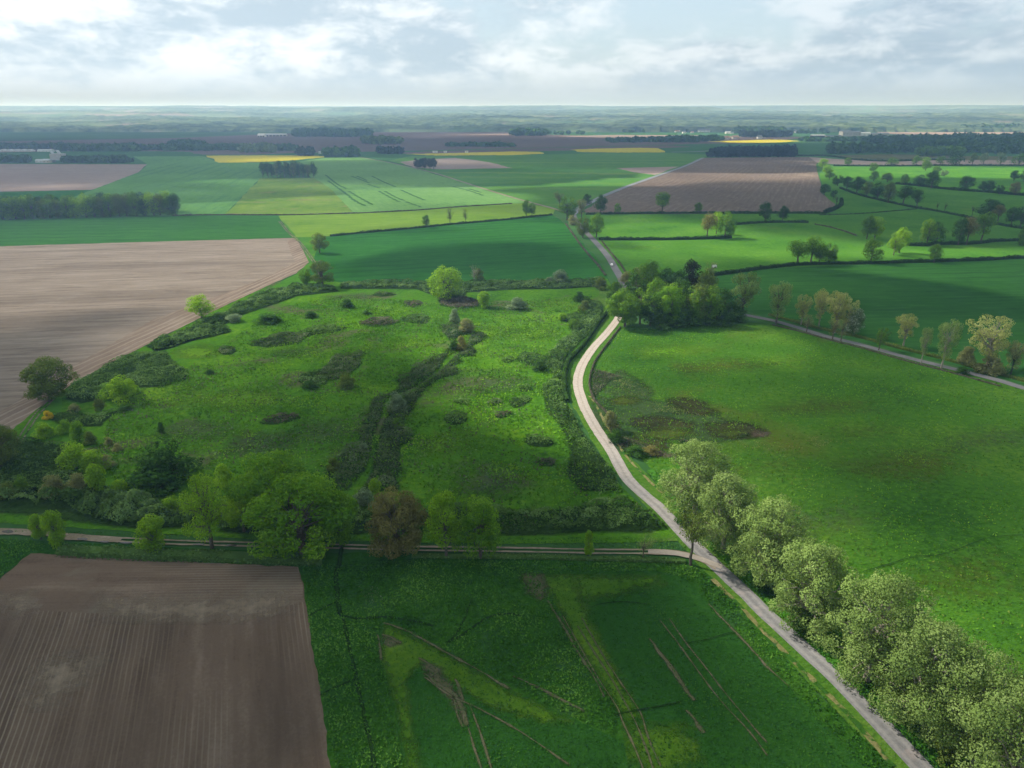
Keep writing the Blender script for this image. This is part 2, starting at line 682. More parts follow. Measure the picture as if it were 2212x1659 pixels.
# ------------------------------------------------------------------ the cloud deck over the fields
# unseen cloud layer, its gaps shaped to put sun and shade on chosen spots
CLOUD_Z = 1100.0
SHIFT = Vector((SUN_DIR.x, SUN_DIR.y)) * (CLOUD_Z / math.tan(SUN_EL))
BLOBS = [  # view x, y, half width, half height, + gap placed for sun / - cloud for shade
    (120, 560, 520, 42, 1.2), (520, 535, 170, 14, .6), (0, 640, 330, 32, .5), (470, 590, 160, 45, .5),
    (60, 800, 200, 80, -.7), (300, 700, 120, 25, -.35), (420, 835, 260, 75, 1.0), (650, 890, 260, 90, .8),
    (600, 760, 300, 60, .65), (1000, 670, 260, 30, 1.1), (800, 655, 200, 18, .5),
    (1130, 690, 140, 40, .9), (1290, 740, 70, 80, 1.2), (1110, 880, 170, 110, .85), (1450, 745, 170, 40, 1.2),
    (1240, 860, 60, 60, .7), (1270, 950, 60, 50, .5),
    (1650, 760, 160, 45, .6), (1700, 960, 350, 130, .05), (2150, 1000, 320, 260, -.2),
    (1600, 1080, 220, 110, .30), (1960, 1330, 200, 160, .30), (2150, 1520, 130, 90, .35), (1720, 1420, 90, 160, -.6), (1900, 1640, 120, 80, -.5),
    (300, 1320, 330, 32, .75), (100, 1330, 60, 20, .4), (400, 1500, 500, 140, -.4), (100, 1650, 200, 120, -.6),
    (900, 1300, 400, 70, -.15), (1500, 1500, 420, 200, -.15), (1050, 1420, 120, 60, .3), (1290, 1270, 120, 30, .25),
    (650, 1125, 640, 60, .75), (1000, 1140, 110, 50, .7), (100, 1150, 160, 30, .4), (200, 1000, 240, 70, .35), (640, 1090, 110, 50, .35),
    (940, 575, 260, 22, -.5), (1200, 560, 110, 30, -.9), (880, 520, 160, 14, .5), (1130, 505, 110, 18, .7),
    (800, 550, 90, 20, .4), (1000, 475, 300, 10, .9), (700, 478, 110, 18, .9), (250, 497, 330, 18, .35),
    (630, 430, 120, 25, 1.0), (580, 392, 80, 6, .2), (900, 410, 190, 16, .9), (1060, 432, 110, 10, .8),
    (830, 372, 160, 12, -.9), (790, 395, 120, 5, -.1), (440, 435, 120, 16, .9), (380, 385, 130, 8, .8),
    (400, 368, 160, 4, -.8), (180, 374, 60, 5, -1.0), (60, 400, 160, 10, .8), (60, 360, 90, 5, -.9),
    (1000, 352, 90, 5, .9), (1230, 388, 230, 16, 1.3), (1180, 412, 120, 6, -.7), (1300, 405, 90, 5, -.4),
    (1290, 350, 220, 7, -.8), (1330, 372, 120, 4, .6), (1610, 356, 170, 8, .5), (1640, 380, 130, 8, .9),
    (1500, 430, 250, 22, -1.3), (1430, 399, 60, 3, .4), (1720, 420, 160, 22, -.9),
    (1450, 492, 180, 18, 1.1), (1340, 520, 200, 14, .6), (1500, 545, 260, 16, .9), (1780, 530, 170, 14, .5),
    (1900, 480, 260, 18, -1.0), (2100, 455, 220, 22, -1.2), (2050, 547, 220, 9, 1.6), (1920, 548, 100, 10, .6),
    (2000, 372, 260, 11, 1.1), (2100, 390, 200, 6, -.5), (1900, 440, 200, 14, -.7),
    (1830, 640, 260, 30, .2), (2000, 700, 300, 45, -.5), (1700, 640, 100, 20, .3), (1780, 670, 90, 22, .5),
    (2120, 330, 300, 7, -1.1), (1850, 322, 160, 6, -1.1), (1620, 328, 140, 7, -1.3),
    (700, 320, 900, 9, -1.3), (1300, 316, 500, 6, -1.2), (600, 343, 140, 3, 1.5), (1020, 331, 160, 2, .9),
    (1340, 325, 110, 2, .9), (1640, 305, 130, 2.2, 2.2), (1350, 291, 300, 3, 1.3), (2050, 284, 200, 5, 1.3),
    (700, 305, 900, 6, -.7), (200, 290, 300, 4, -.2), (1100, 277, 1400, 5, .5),
    (1410, 640, 120, 30, .5), (1560, 640, 120, 25, .2),
]


def build_clouds():
    step = 42.0
    # finer where it hangs between the sun and the near fields
    xs = SHIFT.x + np.concatenate([np.arange(-5400, -440, step), np.arange(-440, 440, 11.0), np.arange(440, 6800, step)])
    ys = SHIFT.y + np.concatenate([np.arange(-1700, 30, step), np.arange(30, 640, 11.0), np.arange(640, 6800, step)])
    X, Y = np.meshgrid(xs, ys)
    gx, gy = X - SHIFT.x, Y - SHIFT.y           # the ground each bit of cloud shades
    S = 0.40 + (fbm(gx / 900.0, gy / 650.0, 3, 3) - 0.5) * 0.5
    # away from the fields in view the deck goes on as ordinary broken cloud
    yy = np.maximum(gy, 60.0)
    Z = yy / CP
    inview = np.clip(1.25 - np.abs(gx) / (0.80 * yy + 60), 0, 1) * (gy > 20)
    wild = (fbm(gx / 520.0, gy / 420.0, 21, 4) - 0.5) * 3.0
    S = S + wild * (1 - np.clip(inview * 4, 0, 1))
    for (px, py, rx, ry, a) in BLOBS:
        c = D(px, py)
        rxw = rx * px_m(py)
        y1 = D(px, max(py - ry, 249)).y
        y0 = D(px, py + ry).y
        ryw = (y1 - y0) / 2
        S = S + a * np.exp(-0.9 * (((gx - c.x) / rxw) ** 2 + ((gy - (y0 + y1) / 2) / ryw) ** 2))
    # smaller holes and wisps drifting across
    S = S + (fbm(gx / 330.0 + 5, gy / 110.0, 8, 4) - 0.5) * 0.9
    cover = np.clip(1.0 - S, 0.0, 1.0)
    dist = np.hypot(X, Y)
    keep = (cover > 0.02) & (dist < 7000) & ~((Y > 5900) & (dist > 6400))
    ny, nx = X.shape
    verts, tone, idx = [], [], -np.ones((2, ny, nx), dtype=np.int64)
    puff = fbm(X / 240.0, Y / 240.0, 40, 4)
    zt = CLOUD_Z + 30 + cover * 190 * (0.5 + puff)
    zb = CLOUD_Z - cover * 35 * (0.4 + puff)
    vt = np.stack([X, Y, zt], -1).reshape(-1, 3)
    vb = np.stack([X, Y, zb], -1).reshape(-1, 3)
    V = np.vstack([vt, vb])
    q = keep[:-1, :-1] | keep[1:, :-1] | keep[:-1, 1:] | keep[1:, 1:]
    jj, ii = np.nonzero(q)
    a = jj * nx + ii
    f_top = np.stack([a, a + 1, a + nx + 1, a + nx], -1)
    f_bot = f_top[:, ::-1] + nx * ny
    Fc = np.vstack([f_top, f_bot])
    used = np.unique(Fc)
    remap = -np.ones(len(V), dtype=np.int64)
    remap[used] = np.arange(len(used))
    Fc = remap[Fc]
    V = V[used]
    T = np.concatenate([cover.ravel(), cover.ravel()])[used]
    me = bpy.data.meshes.new('clouds')
    me.vertices.add(len(V))
    me.vertices.foreach_set('co', V.astype(np.float32).ravel())
    me.loops.add(len(Fc) * 4)
    me.loops.foreach_set('vertex_index', Fc.astype(np.int32).ravel())
    me.polygons.add(len(Fc))
    me.polygons.foreach_set('loop_start', np.arange(0, len(Fc) * 4, 4, dtype=np.int32))
    me.polygons.foreach_set('loop_total', np.full(len(Fc), 4, dtype=np.int32))
    me.update(calc_edges=True)
    at = me.attributes.new('tone', 'FLOAT', 'POINT')
    at.data.foreach_set('value', T.astype(np.float32))
    m = bpy.data.materials.new('cloud_white')
    m.use_nodes = True
    t = NT(m.node_tree)
    o = t.new('ShaderNodeOutputMaterial')
    atn = t.new('ShaderNodeAttribute', attribute_name='tone')
    ge = t.new('ShaderNodeNewGeometry')
    nz = t.noise(ge.outputs['Position'], 0.006, 6, 0.6)
    f = t.math('ADD', atn.outputs['Fac'], t.math('MULTIPLY', t.math('SUBTRACT', nz, 0.5), 0.45))
    al = t.math('MULTIPLY', t.step(f, 0.12, 0.88), 0.86)
    tr = t.new('ShaderNodeBsdfTransparent')
    d = t.new('ShaderNodeBsdfDiffuse')
    d.inputs[0].default_value = (.46, .465, .475, 1)
    g = t.new('ShaderNodeBsdfTranslucent')
    g.inputs[0].default_value = (.46, .465, .475, 1)
    mx = t.new('ShaderNodeMixShader')
    mx.inputs[0].default_value = 0.5
    t.link(d.outputs[0], mx.inputs[1])
    t.link(g.outputs[0], mx.inputs[2])
    m2 = t.new('ShaderNodeMixShader')
    t.link(al, m2.inputs[0])
    t.link(tr.outputs[0], m2.inputs[1])
    t.link(mx.outputs[0], m2.inputs[2])
    t.link(m2.outputs[0], o.inputs[0])
    ob = add('clouds', me, [m])
    tag(ob, 'unseen broken cloud layer shaped to light and shade the fields', 'clouds', None, 'stuff')


build_clouds()

# ------------------------------------------------------------------ haze
me = bpy.data.meshes.new('haze')
hx, hy0, hy1, hz0, hz1 = 26000, -2500, 18300, -70.0, 182.0
hv = [(x, y, z) for z in (hz0, hz1) for (x, y) in ((-hx, hy0), (hx, hy0), (hx, hy1), (-hx, hy1))]
me.from_pydata(hv, [], [(3, 2, 1, 0), (4, 5, 6, 7), (0, 1, 5, 4), (1, 2, 6, 5), (2, 3, 7, 6), (3, 0, 4, 7)])
me.update()
hm = bpy.data.materials.new('haze_air')
hm.use_nodes = True
t = NT(hm.node_tree)
o = t.new('ShaderNodeOutputMaterial')
pv = t.new('ShaderNodeVolumePrincipled')
pv.inputs['Color'].default_value = (0.36, 0.57, 1.0, 1)
pv.inputs['Absorption Color'].default_value = (1, 1, 1, 1)
pv.inputs['Density'].default_value = 0.00014
pv.inputs['Density Attribute'].default_value = ''
pv.inputs['Anisotropy'].default_value = 0.3
t.link(pv.outputs[0], o.inputs['Volume'])
tag(add('haze', me, [hm]), 'pale blue spring haze lying over the whole plain', 'haze', None, 'stuff')

# ------------------------------------------------------------------ ground materials
G = ground_mat
G('soil_near', ((.125, .087, .062), (.176, .126, .090), (.24, .178, .132)), macro=0.03, micro=1.6,
  rows=(R(110), 0.95, 0.8, (.33, .27, .195), 0.022), bump=0.6, bump_scale=3.0, weave=0.5, band=0.5)
G('soil_headland', ((.125, .087, .062), (.176, .126, .090), (.24, .178, .132)), macro=0.05, micro=1.6,
  rows=(R(1), 0.95, 0.7, (.26, .22, .165), 0.05), bump=0.35, bump_scale=3.0, weave=0.5,
  patch=(.205, .17, .125), patch_scale=0.03, patch_thr=(0.52, 0.66))
G('soil_big', ((.20, .158, .122), (.285, .228, .178), (.37, .305, .245)), macro=0.012, micro=0.25,
  rows=(R(9), 7.0, 0.30, (.40, .33, .28), 0.012), bump=0.2, weave=0.6, band=0.35)
G('soil_edge', ((0.181, 0.133, 0.099), (0.258, 0.194, 0.146), (0.344, 0.271, 0.211)), macro=0.03, micro=0.5,
  rows=(R(80), 4.0, 0.6, (.42, .35, .29), 0.02), bump=0.25, weave=0.6)
G('soil_right', ((.120, .088, .070), (.170, .130, .104), (.24, .19, .155)), macro=0.006, micro=0.10,
  rows=(R(67), 9.0, 0.25, (.33, .27, .22), 0.012), bump=0.2, weave=0.4, patch=(.36, .29, .22), patch_scale=0.005,
  patch_thr=(0.58, 0.72))
G('soil_far', ((0.112, 0.077, 0.073), (0.146, 0.103, 0.093), (0.189, 0.142, 0.125)), macro=0.002, micro=0.02,
  rows=(R(4), 60, 0.2, (.30, .24, .20), 0.002), bump=0.0, weave=0.6)
G('soil_pink', ((0.258, 0.189, 0.163), (0.327, 0.249, 0.215), (0.396, 0.318, 0.275)), macro=0.003, micro=0.03,
  rows=(R(-3), 40, 0.2, (.5, .42, .36), 0.003), bump=0.0, weave=0.5)
G('crop_dark', ((.020, .100, .014), (.030, .135, .020), (.046, .175, .028)), macro=0.010, micro=0.12,
  rows=(R(17), 14.0, 0.6, (.014, .075, .012), 0.010), bump=0.15, weave=0.45)
G('crop_right', ((.022, .085, .014), (.034, .120, .020), (.050, .155, .028)), macro=0.008, micro=0.12,
  rows=(R(5), 14.0, 0.6, (.016, .062, .012), 0.010), bump=0.15, weave=0.5)
G('crop_band', ((.028, .110, .016), (.042, .150, .024), (.060, .185, .034)), macro=0.008, micro=0.1,
  rows=(R(4), 18.0, 0.5, (.022, .085, .016), 0.008), bump=0.1, weave=0.6)
G('crop_pale', ((.075, .195, .042), (.110, .255, .062), (.150, .31, .085)), macro=0.006, micro=0.08,
  rows=(R(100), 24.0, 0.40, (.045, .15, .05), 0.01), bump=0.1, weave=0.3)
G('crop_lodged', ((.10, .225, .052), (.145, .29, .076), (.19, .34, .10)), macro=0.007, micro=0.08,
  rows=(R(112), 24.0, 0.0, (.045, .15, .05), 0.01), bump=0.1, weave=0.3)
G('crop_yellowgreen', ((.10, .21, .018), (.155, .27, .028), (.21, .32, .04)), macro=0.012, micro=0.12,
  rows=(R(5), 12.0, 0.3, (.22, .31, .05), 0.02), bump=0.1, weave=0.5)
G('crop_weedy', ((.085, .18, .022), (.14, .235, .030), (.20, .28, .045)), macro=0.015, micro=0.10,
  patch=(.24, .21, .08), patch_scale=0.02, patch_thr=(0.55, 0.72), bump=0.1)
G('crop_patchy', ((.045, .15, .028), (.080, .21, .035), (.14, .27, .045)), macro=0.004, micro=0.04,
  rows=(R(-4), 90, 0.5, (.19, .28, .05), 0.003), patch=(.27, .22, .13), patch_scale=0.0045, patch_thr=(0.60, 0.75),
  bump=0.0, weave=0.5)
G('crop_far', ((.035, .110, .026), (.050, .145, .034), (.072, .18, .044)), macro=0.003, micro=0.03,
  rows=(R(3), 80, 0.3, (.06, .18, .06), 0.003), bump=0.0, weave=0.5)
G('crop_mid', ((.050, .15, .022), (.085, .21, .030), (.13, .26, .042)), macro=0.003, micro=0.03,
  rows=(R(-3), 90, 0.5, (.17, .28, .05), 0.003), bump=0.0, weave=0.6)
G('rapeseed', ((0.430, 0.361, 0.013), (0.533, 0.456, 0.017), (0.619, 0.533, 0.034)), macro=0.006, micro=0.05,
  rows=(R(12), 30, 0.3, (.40, .42, .03), 0.006), bump=0.0)
G('heath', ((.07, .09, .03), (.12, .12, .05), (.17, .15, .07)), macro=0.01, micro=0.06, bump=0.0)
G('farmland', ((.03, .09, .025), (.05, .13, .035), (.085, .17, .045)), macro=0.002, micro=0.02, bump=0.1)
G('pasture', ((.040, .135, .012), (.068, .185, .018), (.105, .235, .026)), macro=0.02, micro=0.30,
  fleck=(.16, .20, .04), fleck_amt=0.4, bump=0.6, bump_scale=0.5, patch=(.13, .19, .035), patch_scale=0.012,
  patch_thr=(.58, .8))
G('pasture_near', ((.024, .082, .008), (.048, .138, .012), (.092, .195, .018)), macro=0.022, micro=0.55,
  fleck=(.012, .045, .010), fleck_amt=0.5, bump=1.0, bump_scale=0.8, patch=(.095, .115, .018), patch_scale=0.014,
  patch_thr=(.52, .74), fleck_scale=0.5)
G('meadow', ((.032, .105, .008), (.072, .195, .011), (.135, .27, .015)), macro=0.022, micro=0.45,
  fleck=(.022, .065, .020), fleck_amt=0.65, bump=1.0, bump_scale=0.7, patch=(.105, .120, .055), patch_scale=0.030,
  patch_thr=(.54, .66), fleck_scale=0.30)
G('rough_grass', ((.016, .062, .008), (.030, .105, .011), (.055, .15, .016)), macro=0.03, micro=0.6,
  fleck=(.010, .04, .010), fleck_amt=0.6, bump=1.0, bump_scale=0.9, patch=(.042, .11, .04), patch_scale=0.035,
  patch_thr=(.53, .68), fleck_scale=0.5)
G('verge', ((.045, .13, .014), (.075, .175, .020), (.13, .22, .035)), macro=0.05, micro=0.7,
  fleck=(.24, .24, .09), fleck_amt=0.4, bump=0.8, bump_scale=1.2)
G('grass_green', ((.045, .15, .014), (.07, .20, .018), (.11, .25, .025)), macro=0.03, micro=0.4, bump=0.5)
G('wetland', ((.022, .060, .016), (.045, .085, .024), (.075, .115, .045)), macro=0.05, micro=0.5,
  fleck=(.20, .21, .15), fleck_amt=0.5, bump=1.0, bump_scale=0.8, patch=(.050, .13, .018), patch_scale=0.05,
  patch_thr=(.56, .64), fleck_scale=0.35)
G('wet_hollow', ((.028, .034, .012), (.046, .052, .018), (.070, .076, .026)), macro=0.06, micro=0.6, bump=1.0,
  patch=(.045, .11, .016), patch_scale=.07, patch_thr=(.54, .66))
G('wetland_olive', ((.040, .060, .012), (.060, .088, .014), (.085, .115, .020)), macro=0.06, micro=0.5,
  fleck=(.02, .03, .012), fleck_amt=0.6, bump=1.0)
G('reed_grey', ((.10, .115, .09), (.18, .19, .155), (.30, .29, .24)), macro=0.09, micro=0.7, bump=1.0)
G('crop_near', ((.016, .070, .010), (.027, .100, .014), (.042, .135, .018)), macro=0.025, micro=0.8,
  rows=(R(109), 1.6, 0.18, (.03, .115, .02), 0.05), bump=0.7, bump_scale=2.2, weave=0.25,
  patch=(.060, .155, .012), patch_scale=0.014, patch_thr=(.56, .74))
G('crop_near_lime', ((.040, .12, .010), (.070, .165, .012), (.105, .20, .018)), macro=0.04, micro=0.8,
  bump=0.7, bump_scale=2.2, patch=(.022, .085, .014), patch_scale=0.028, patch_thr=(.48, .64))
G('crop_lime', ((.042, .115, .010), (.072, .165, .013), (.115, .215, .018)), macro=0.05, micro=0.8, bump=0.7, bump_scale=2.2)  # yellower green of the thin crop patches
G('soil_pale', ((.20, .152, .108), (.27, .21, .15), (.35, .28, .205)), macro=0.05, micro=1.6, rows=(R(110), 0.95, 0.5, (.36, .30, .22), 0.05), bump=0.4, bump_scale=3.0, weave=0.5)
G('meadow_bright', ((.070, .18, .010), (.115, .245, .014), (.17, .31, .020)), macro=0.05, micro=0.6, bump=1.0, bump_scale=0.8)
G('meadow_dull', ((.050, .095, .030), (.085, .135, .045), (.12, .17, .06)), macro=0.05, micro=0.6, bump=1.0, bump_scale=0.8)
G('pasture_brown', ((.050, .085, .012), (.085, .125, .016), (.12, .155, .022)), macro=0.05, micro=0.6, bump=1.0, bump_scale=0.8)
G('bramble_floor', ((.018, .045, .010), (.032, .072, .015), (.050, .10, .022)), macro=0.1, micro=0.8, bump=1.0, bump_scale=0.8)  # shade in the bramble gaps painted as a dark ground colour
G('track_soil', ((.13, .115, .075), (.20, .17, .125), (.28, .24, .18)), macro=0.3, micro=1.2, bump=0.5,
  patch=(.035, .085, .018), patch_scale=0.22, patch_thr=(.52, .60))
G('soil_mark', ((.075, .090, .038), (.11, .112, .058), (.15, .138, .085)), macro=0.3, micro=1.2, bump=0.5,
  patch=(.024, .088, .014), patch_scale=0.30, patch_thr=(.56, .74))
G('dirt', ((0.189, 0.155, 0.107), (0.275, 0.228, 0.163), (0.361, 0.301, 0.232)), macro=0.12, micro=0.9, bump=0.4,
  fleck=(.10, .12, .05), fleck_amt=0.6)
G('gravel', ((0.310, 0.267, 0.224), (0.378, 0.331, 0.280), (0.447, 0.396, 0.344)), macro=0.1, micro=1.0, bump=0.2)
G('asphalt', ((0.129, 0.129, 0.133), (0.168, 0.165, 0.168), (0.206, 0.202, 0.202)), macro=0.08, micro=0.8, bump=0.15,
  fleck=(.28, .26, .25), fleck_amt=0.35)
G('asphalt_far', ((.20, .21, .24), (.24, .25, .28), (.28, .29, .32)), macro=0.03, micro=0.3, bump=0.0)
G('dry_verge', ((.14, .15, .05), (.22, .21, .08), (.32, .28, .13)), macro=0.2, micro=1.0, bump=0.8,
  patch=(.04, .12, .015), patch_scale=.25, patch_thr=(.46, .56))
G('mud_wet', ((.07, .055, .04), (.10, .08, .055), (.13, .105, .075)), macro=0.3, micro=1.0, bump=0.2)

# ------------------------------------------------------------------ the plain
me = joined_mesh('ground', [(-24000, -2000, 0), (24000, -2000, 0), (24000, 18000, 0), (-24000, 18000, 0)], [(0, 1, 2, 3)])
tag(add('ground', me, [MATS['farmland']]), None, None, None, 'structure')


def field(name, mat, pts, **kw):
    return sheet(name, pts, MATS[mat], **kw)


# far plain, back to front
FAR = dict(ragged=2.0, step_px=5)
field('ploughed_field', 'soil_far', [(-700, 318), (0, 305), (380, 298), (720, 284), (1106, 283), (1500, 287), (1760, 296),
                                     (1540, 316), (1106, 324), (560, 332), (-700, 340)], **FAR)
field('green_field', 'crop_far', [(-700, 336), (0, 329), (200, 326), (380, 327), (480, 331), (560, 332), (880, 326), (1200, 318),
                                  (1560, 310), (1700, 312), (1640, 345), (1300, 350), (840, 350), (0, 356), (-700, 356)], **FAR)
field('green_field', 'crop_far', [(1106, 283), (1250, 281.5), (1490, 282), (1700, 284), (1900, 281), (2000, 284), (1900, 290),
                                  (1700, 296), (1480, 295), (1330, 294), (1180, 291)], **FAR)
field('fallow_field', 'soil_pink', [(1200, 294), (1330, 291.5), (1500, 292), (1620, 296), (1480, 299), (1300, 298)], **FAR)
field('fallow_field', 'soil_pink', [(1870, 276), (2000, 274), (2212, 272), (2700, 268), (2700, 300), (2212, 289), (2000, 292), (1900, 289)], **FAR)
field('fallow_field', 'soil_pink', [(960, 291), (1106, 288.5), (1196, 287), (1130, 291)], **FAR)
field('ploughed_field', 'soil_far', [(840, 330), (1106, 321), (1440, 314), (1500, 317), (1430, 320), (1106, 328), (900, 333)], **FAR)
field('ploughed_field', 'soil_far', [(395, 327), (520, 325), (640, 326), (640, 330), (560, 334), (440, 334)], **FAR)
field('pasture', 'crop_far', [(1700, 312), (1900, 305), (2100, 306), (2700, 300), (2700, 352), (2212, 356), (2050, 345), (1880, 341), (1722, 340), (1640, 330)], **FAR)
field('heath', 'heath', [(1790, 336), (1930, 333), (2080, 337), (2212, 338), (2212, 347), (2060, 346), (1910, 348), (1840, 345)], **FAR)
field('rapeseed_field', 'rapeseed', [(446, 336), (553, 335.5), (678, 336), (706, 339), (640, 345.5), (578, 349.5), (520, 351), (472, 351), (458, 343)],
      label='bright yellow rapeseed field on the left', **FAR)
field('rapeseed_field', 'rapeseed', [(878, 332.5), (960, 331), (1106, 327), (1165, 328), (1179, 332), (1106, 335), (940, 336), (895, 334)],
      label='long thin yellow rapeseed field in the middle', **FAR)
field('rapeseed_field', 'rapeseed', [(1233, 323.5), (1290, 321), (1380, 319.2), (1424, 320), (1440, 329), (1340, 329.5), (1255, 328.5)],
      label='yellow rapeseed field right of the middle', **FAR)
field('rapeseed_field', 'rapeseed', [(1526, 305.5), (1600, 303.6), (1659, 301.2), (1700, 302), (1727, 304.8), (1659, 308.7), (1600, 309), (1560, 307.5)],
      label='farthest yellow rapeseed field near the village', **FAR)

MID = dict(ragged=0.8, step_px=7)
field('green_field', 'crop_mid', [(840, 347), (890, 336.5), (1106, 335), (1300, 331), (1440, 330), (1535, 334), (1510, 345), (1400, 385), (1300, 425),
                                  (1198, 451), (1028, 403), (940, 374)], **MID)
field('patchy_field', 'crop_patchy', [(953, 366), (1106, 363), (1250, 361), (1460, 360), (1400, 386), (1300, 402), (1150, 402), (1028, 402), (940, 374)], **MID)
field('fallow_field', 'soil_pink', [(863, 350), (903, 345), (983, 341), (1028, 346), (1070, 353), (1106, 363), (953, 366), (893, 362)], **MID)
field('fallow_field', 'soil_pink', [(1330, 363), (1465, 360), (1415, 378), (1370, 372)], **MID)
field('ploughed_field', 'soil_pink', [(-500, 353), (318, 355), (300, 372), (200, 410), (0, 414), (-500, 420)], **MID)
field('green_field', 'crop_dark', [(-500, 418), (0, 417), (200, 410), (240, 400), (240, 440), (0, 450), (-500, 450)], **MID)
field('wheat_field', 'crop_pale', [(120, 440), (200, 410), (300, 372), (318, 355), (290, 338), (440, 337), (472, 351.5), (640, 350), (600, 384), (563, 385),
                                   (485, 464), (350, 466), (120, 460)], **MID)
field('wheat_field', 'crop_lodged', [(640, 350), (706, 340), (778, 339.5), (840, 351), (898, 364), (1028, 402), (1106, 426), (1140, 438), (1106, 440),
                                     (903, 454), (765, 461), (700, 400), (672, 384)], **MID)
field('weedy_field', 'crop_weedy', [(563, 385), (678, 384), (710, 404), (765, 461), (485, 464)], **MID)
field('barley_field', 'crop_yellowgreen', [(600, 466), (765, 461), (903, 454), (1106, 440), (1140, 438), (1198, 452), (1193, 464), (1106, 473), (928, 490), (713, 510),
                                           (650, 513), (640, 530), (625, 500)], **MID)
field('green_field', 'crop_band', [(-600, 482), (0, 476), (250, 470), (390, 466), (600, 466), (632, 514), (0, 532), (-600, 548)], **MID)
field('wheat_field', 'crop_dark', [(713, 510), (928, 490), (1106, 474), (1193, 464), (1212, 475), (1300, 570), (1318, 610), (1106, 614), (740, 618), (600, 640),
                                   (640, 612), (664, 560), (680, 530), (696, 516)], **MID)
field('ploughed_field', 'soil_right', [(1518, 341), (1746, 339), (1764, 350), (1768, 385), (1779, 420), (1806, 442), (1790, 461), (1659, 461), (1272, 464),
                                       (1262, 455), (1306, 424), (1400, 388), (1481, 360)], **MID)
field('ploughed_field', 'soil_pink', [(1746, 339), (1800, 343), (1870, 347), (2060, 346), (2212, 346), (2700, 346), (2700, 360), (2212, 359), (1870, 360), (1768, 352)], **MID)
field('pasture', 'pasture', [(1790, 358.5), (2212, 357), (2700, 357), (2700, 620), (2212, 558), (1859, 571), (1659, 580), (1531, 597), (1345, 590), (1262, 500),
                             (1240, 470), (1270, 463), (1659, 461.5), (1779, 461.5), (1806, 442), (1780, 420), (1770, 375)], **MID)
field('green_field', 'grass_green', [(1795, 359), (2212, 357.5), (2700, 357), (2700, 440), (2212, 422), (2080, 412), (1960, 402), (1870, 393), (1815, 375)], **MID)
field('wheat_field', 'crop_right', [(1520, 600), (1659, 581), (1859, 572), (2212, 559), (2800, 545), (2800, 900), (2212, 832), (2159, 815), (2059, 789), (1959, 765),
                                    (1859, 738), (1784, 720), (1721, 700), (1640, 682), (1560, 650)], **MID)
NEAR = dict(ragged=0.45, step_px=9)
field('ploughed_field', 'soil_big', [(-900, 560), (0, 532), (300, 523), (632, 514), (646, 524), (668, 566), (640, 590), (590, 612), (470, 668), (330, 738), (210, 800),
                                     (160, 826), (100, 870), (60, 925), (20, 960), (-100, 1010), (-900, 1100)], **NEAR)
field('ploughed_field', 'soil_edge', [(632, 514), (646, 524), (668, 566), (640, 590), (590, 612), (470, 668), (330, 738), (210, 800), (160, 826), (100, 870), (60, 925),
                                      (-40, 985), (-60, 930), (60, 850), (160, 790), (330, 690), (470, 640), (590, 592), (636, 566), (618, 520)], **NEAR)
field('meadow', 'meadow', [(740, 610), (1106, 606), (1310, 602), (1330, 640), (1318, 672), (1240, 770), (1224, 800), (1226, 860), (1262, 960), (1330, 1040), (1440, 1140),
                           (1480, 1170), (1106, 1175), (553, 1165), (0, 1130), (-500, 1150), (-500, 1010), (-60, 1000), (30, 925), (100, 868), (160, 828), (210, 800), (330, 738),
                           (470, 668), (590, 612), (640, 600)], **NEAR)
field('grass_strip', 'grass_green', [(605, 468), (640, 512), (700, 512), (684, 540), (676, 566), (655, 612), (600, 636), (560, 640), (600, 612), (640, 592), (668, 568), (648, 524), (628, 505)], **NEAR)
field('grass_margin', 'grass_green', [(130, 845), (100, 868), (60, 915), (30, 960), (80, 960), (110, 910), (135, 880)], **NEAR)
field('pasture', 'pasture_near', [(1345, 700), (1400, 712), (1560, 700), (1659, 697), (1721, 708), (1859, 748), (2059, 799), (2212, 840), (2800, 1010), (3300, 1900), (2230, 1900),
                                  (2010, 1640), (1800, 1400), (1650, 1250), (1500, 1100), (1420, 1030), (1340, 940), (1290, 860), (1276, 800), (1300, 750), (1330, 712)], **NEAR)
field('roadside_grass', 'verge', [(1290, 600), (1350, 640), (1360, 700), (1300, 760), (1282, 800), (1290, 870), (1340, 960), (1420, 1050), (1510, 1150), (1650, 1290), (1850, 1500),
                                  (2060, 1700), (2200, 1900), (1980, 1900), (1930, 1660), (1760, 1490), (1600, 1310), (1510, 1225), (1430, 1130), (1300, 990), (1240, 880),
                                  (1222, 820), (1235, 780), (1300, 690)], **NEAR)
field('rough_grass', 'rough_grass', [(-500, 1150), (0, 1165), (553, 1190), (1106, 1200), (1500, 1212), (1600, 1310), (1760, 1490), (1930, 1660), (2100, 1900), (-700, 1900),
                                     (-700, 1500)], **NEAR)
field('ploughed_field', 'soil_near', [(66, 1194), (130, 1198), (553, 1220), (645, 1224), (656, 1260), (665, 1331), (678, 1419), (693, 1506), (705, 1581), (716, 1660), (750, 1900),
                                      (-900, 1900), (-300, 1450), (0, 1252)], **NEAR)
field('field_headland', 'soil_headland', [(66, 1195), (130, 1199), (553, 1221), (643, 1225), (654, 1260), (658, 1300), (560, 1318), (420, 1328), (250, 1330), (90, 1318), (-60, 1300), (0, 1254)], **NEAR)
field('crop_field', 'crop_near', [(1156, 1238), (1300, 1233), (1431, 1234), (1480, 1250), (1506, 1275), (1529, 1301), (1594, 1369), (1659, 1440), (1759, 1539), (1864, 1659), (2050, 1900),
                                  (1500, 1900), (1400, 1700), (1331, 1541), (1281, 1456), (1231, 1381), (1194, 1306)], **NEAR)
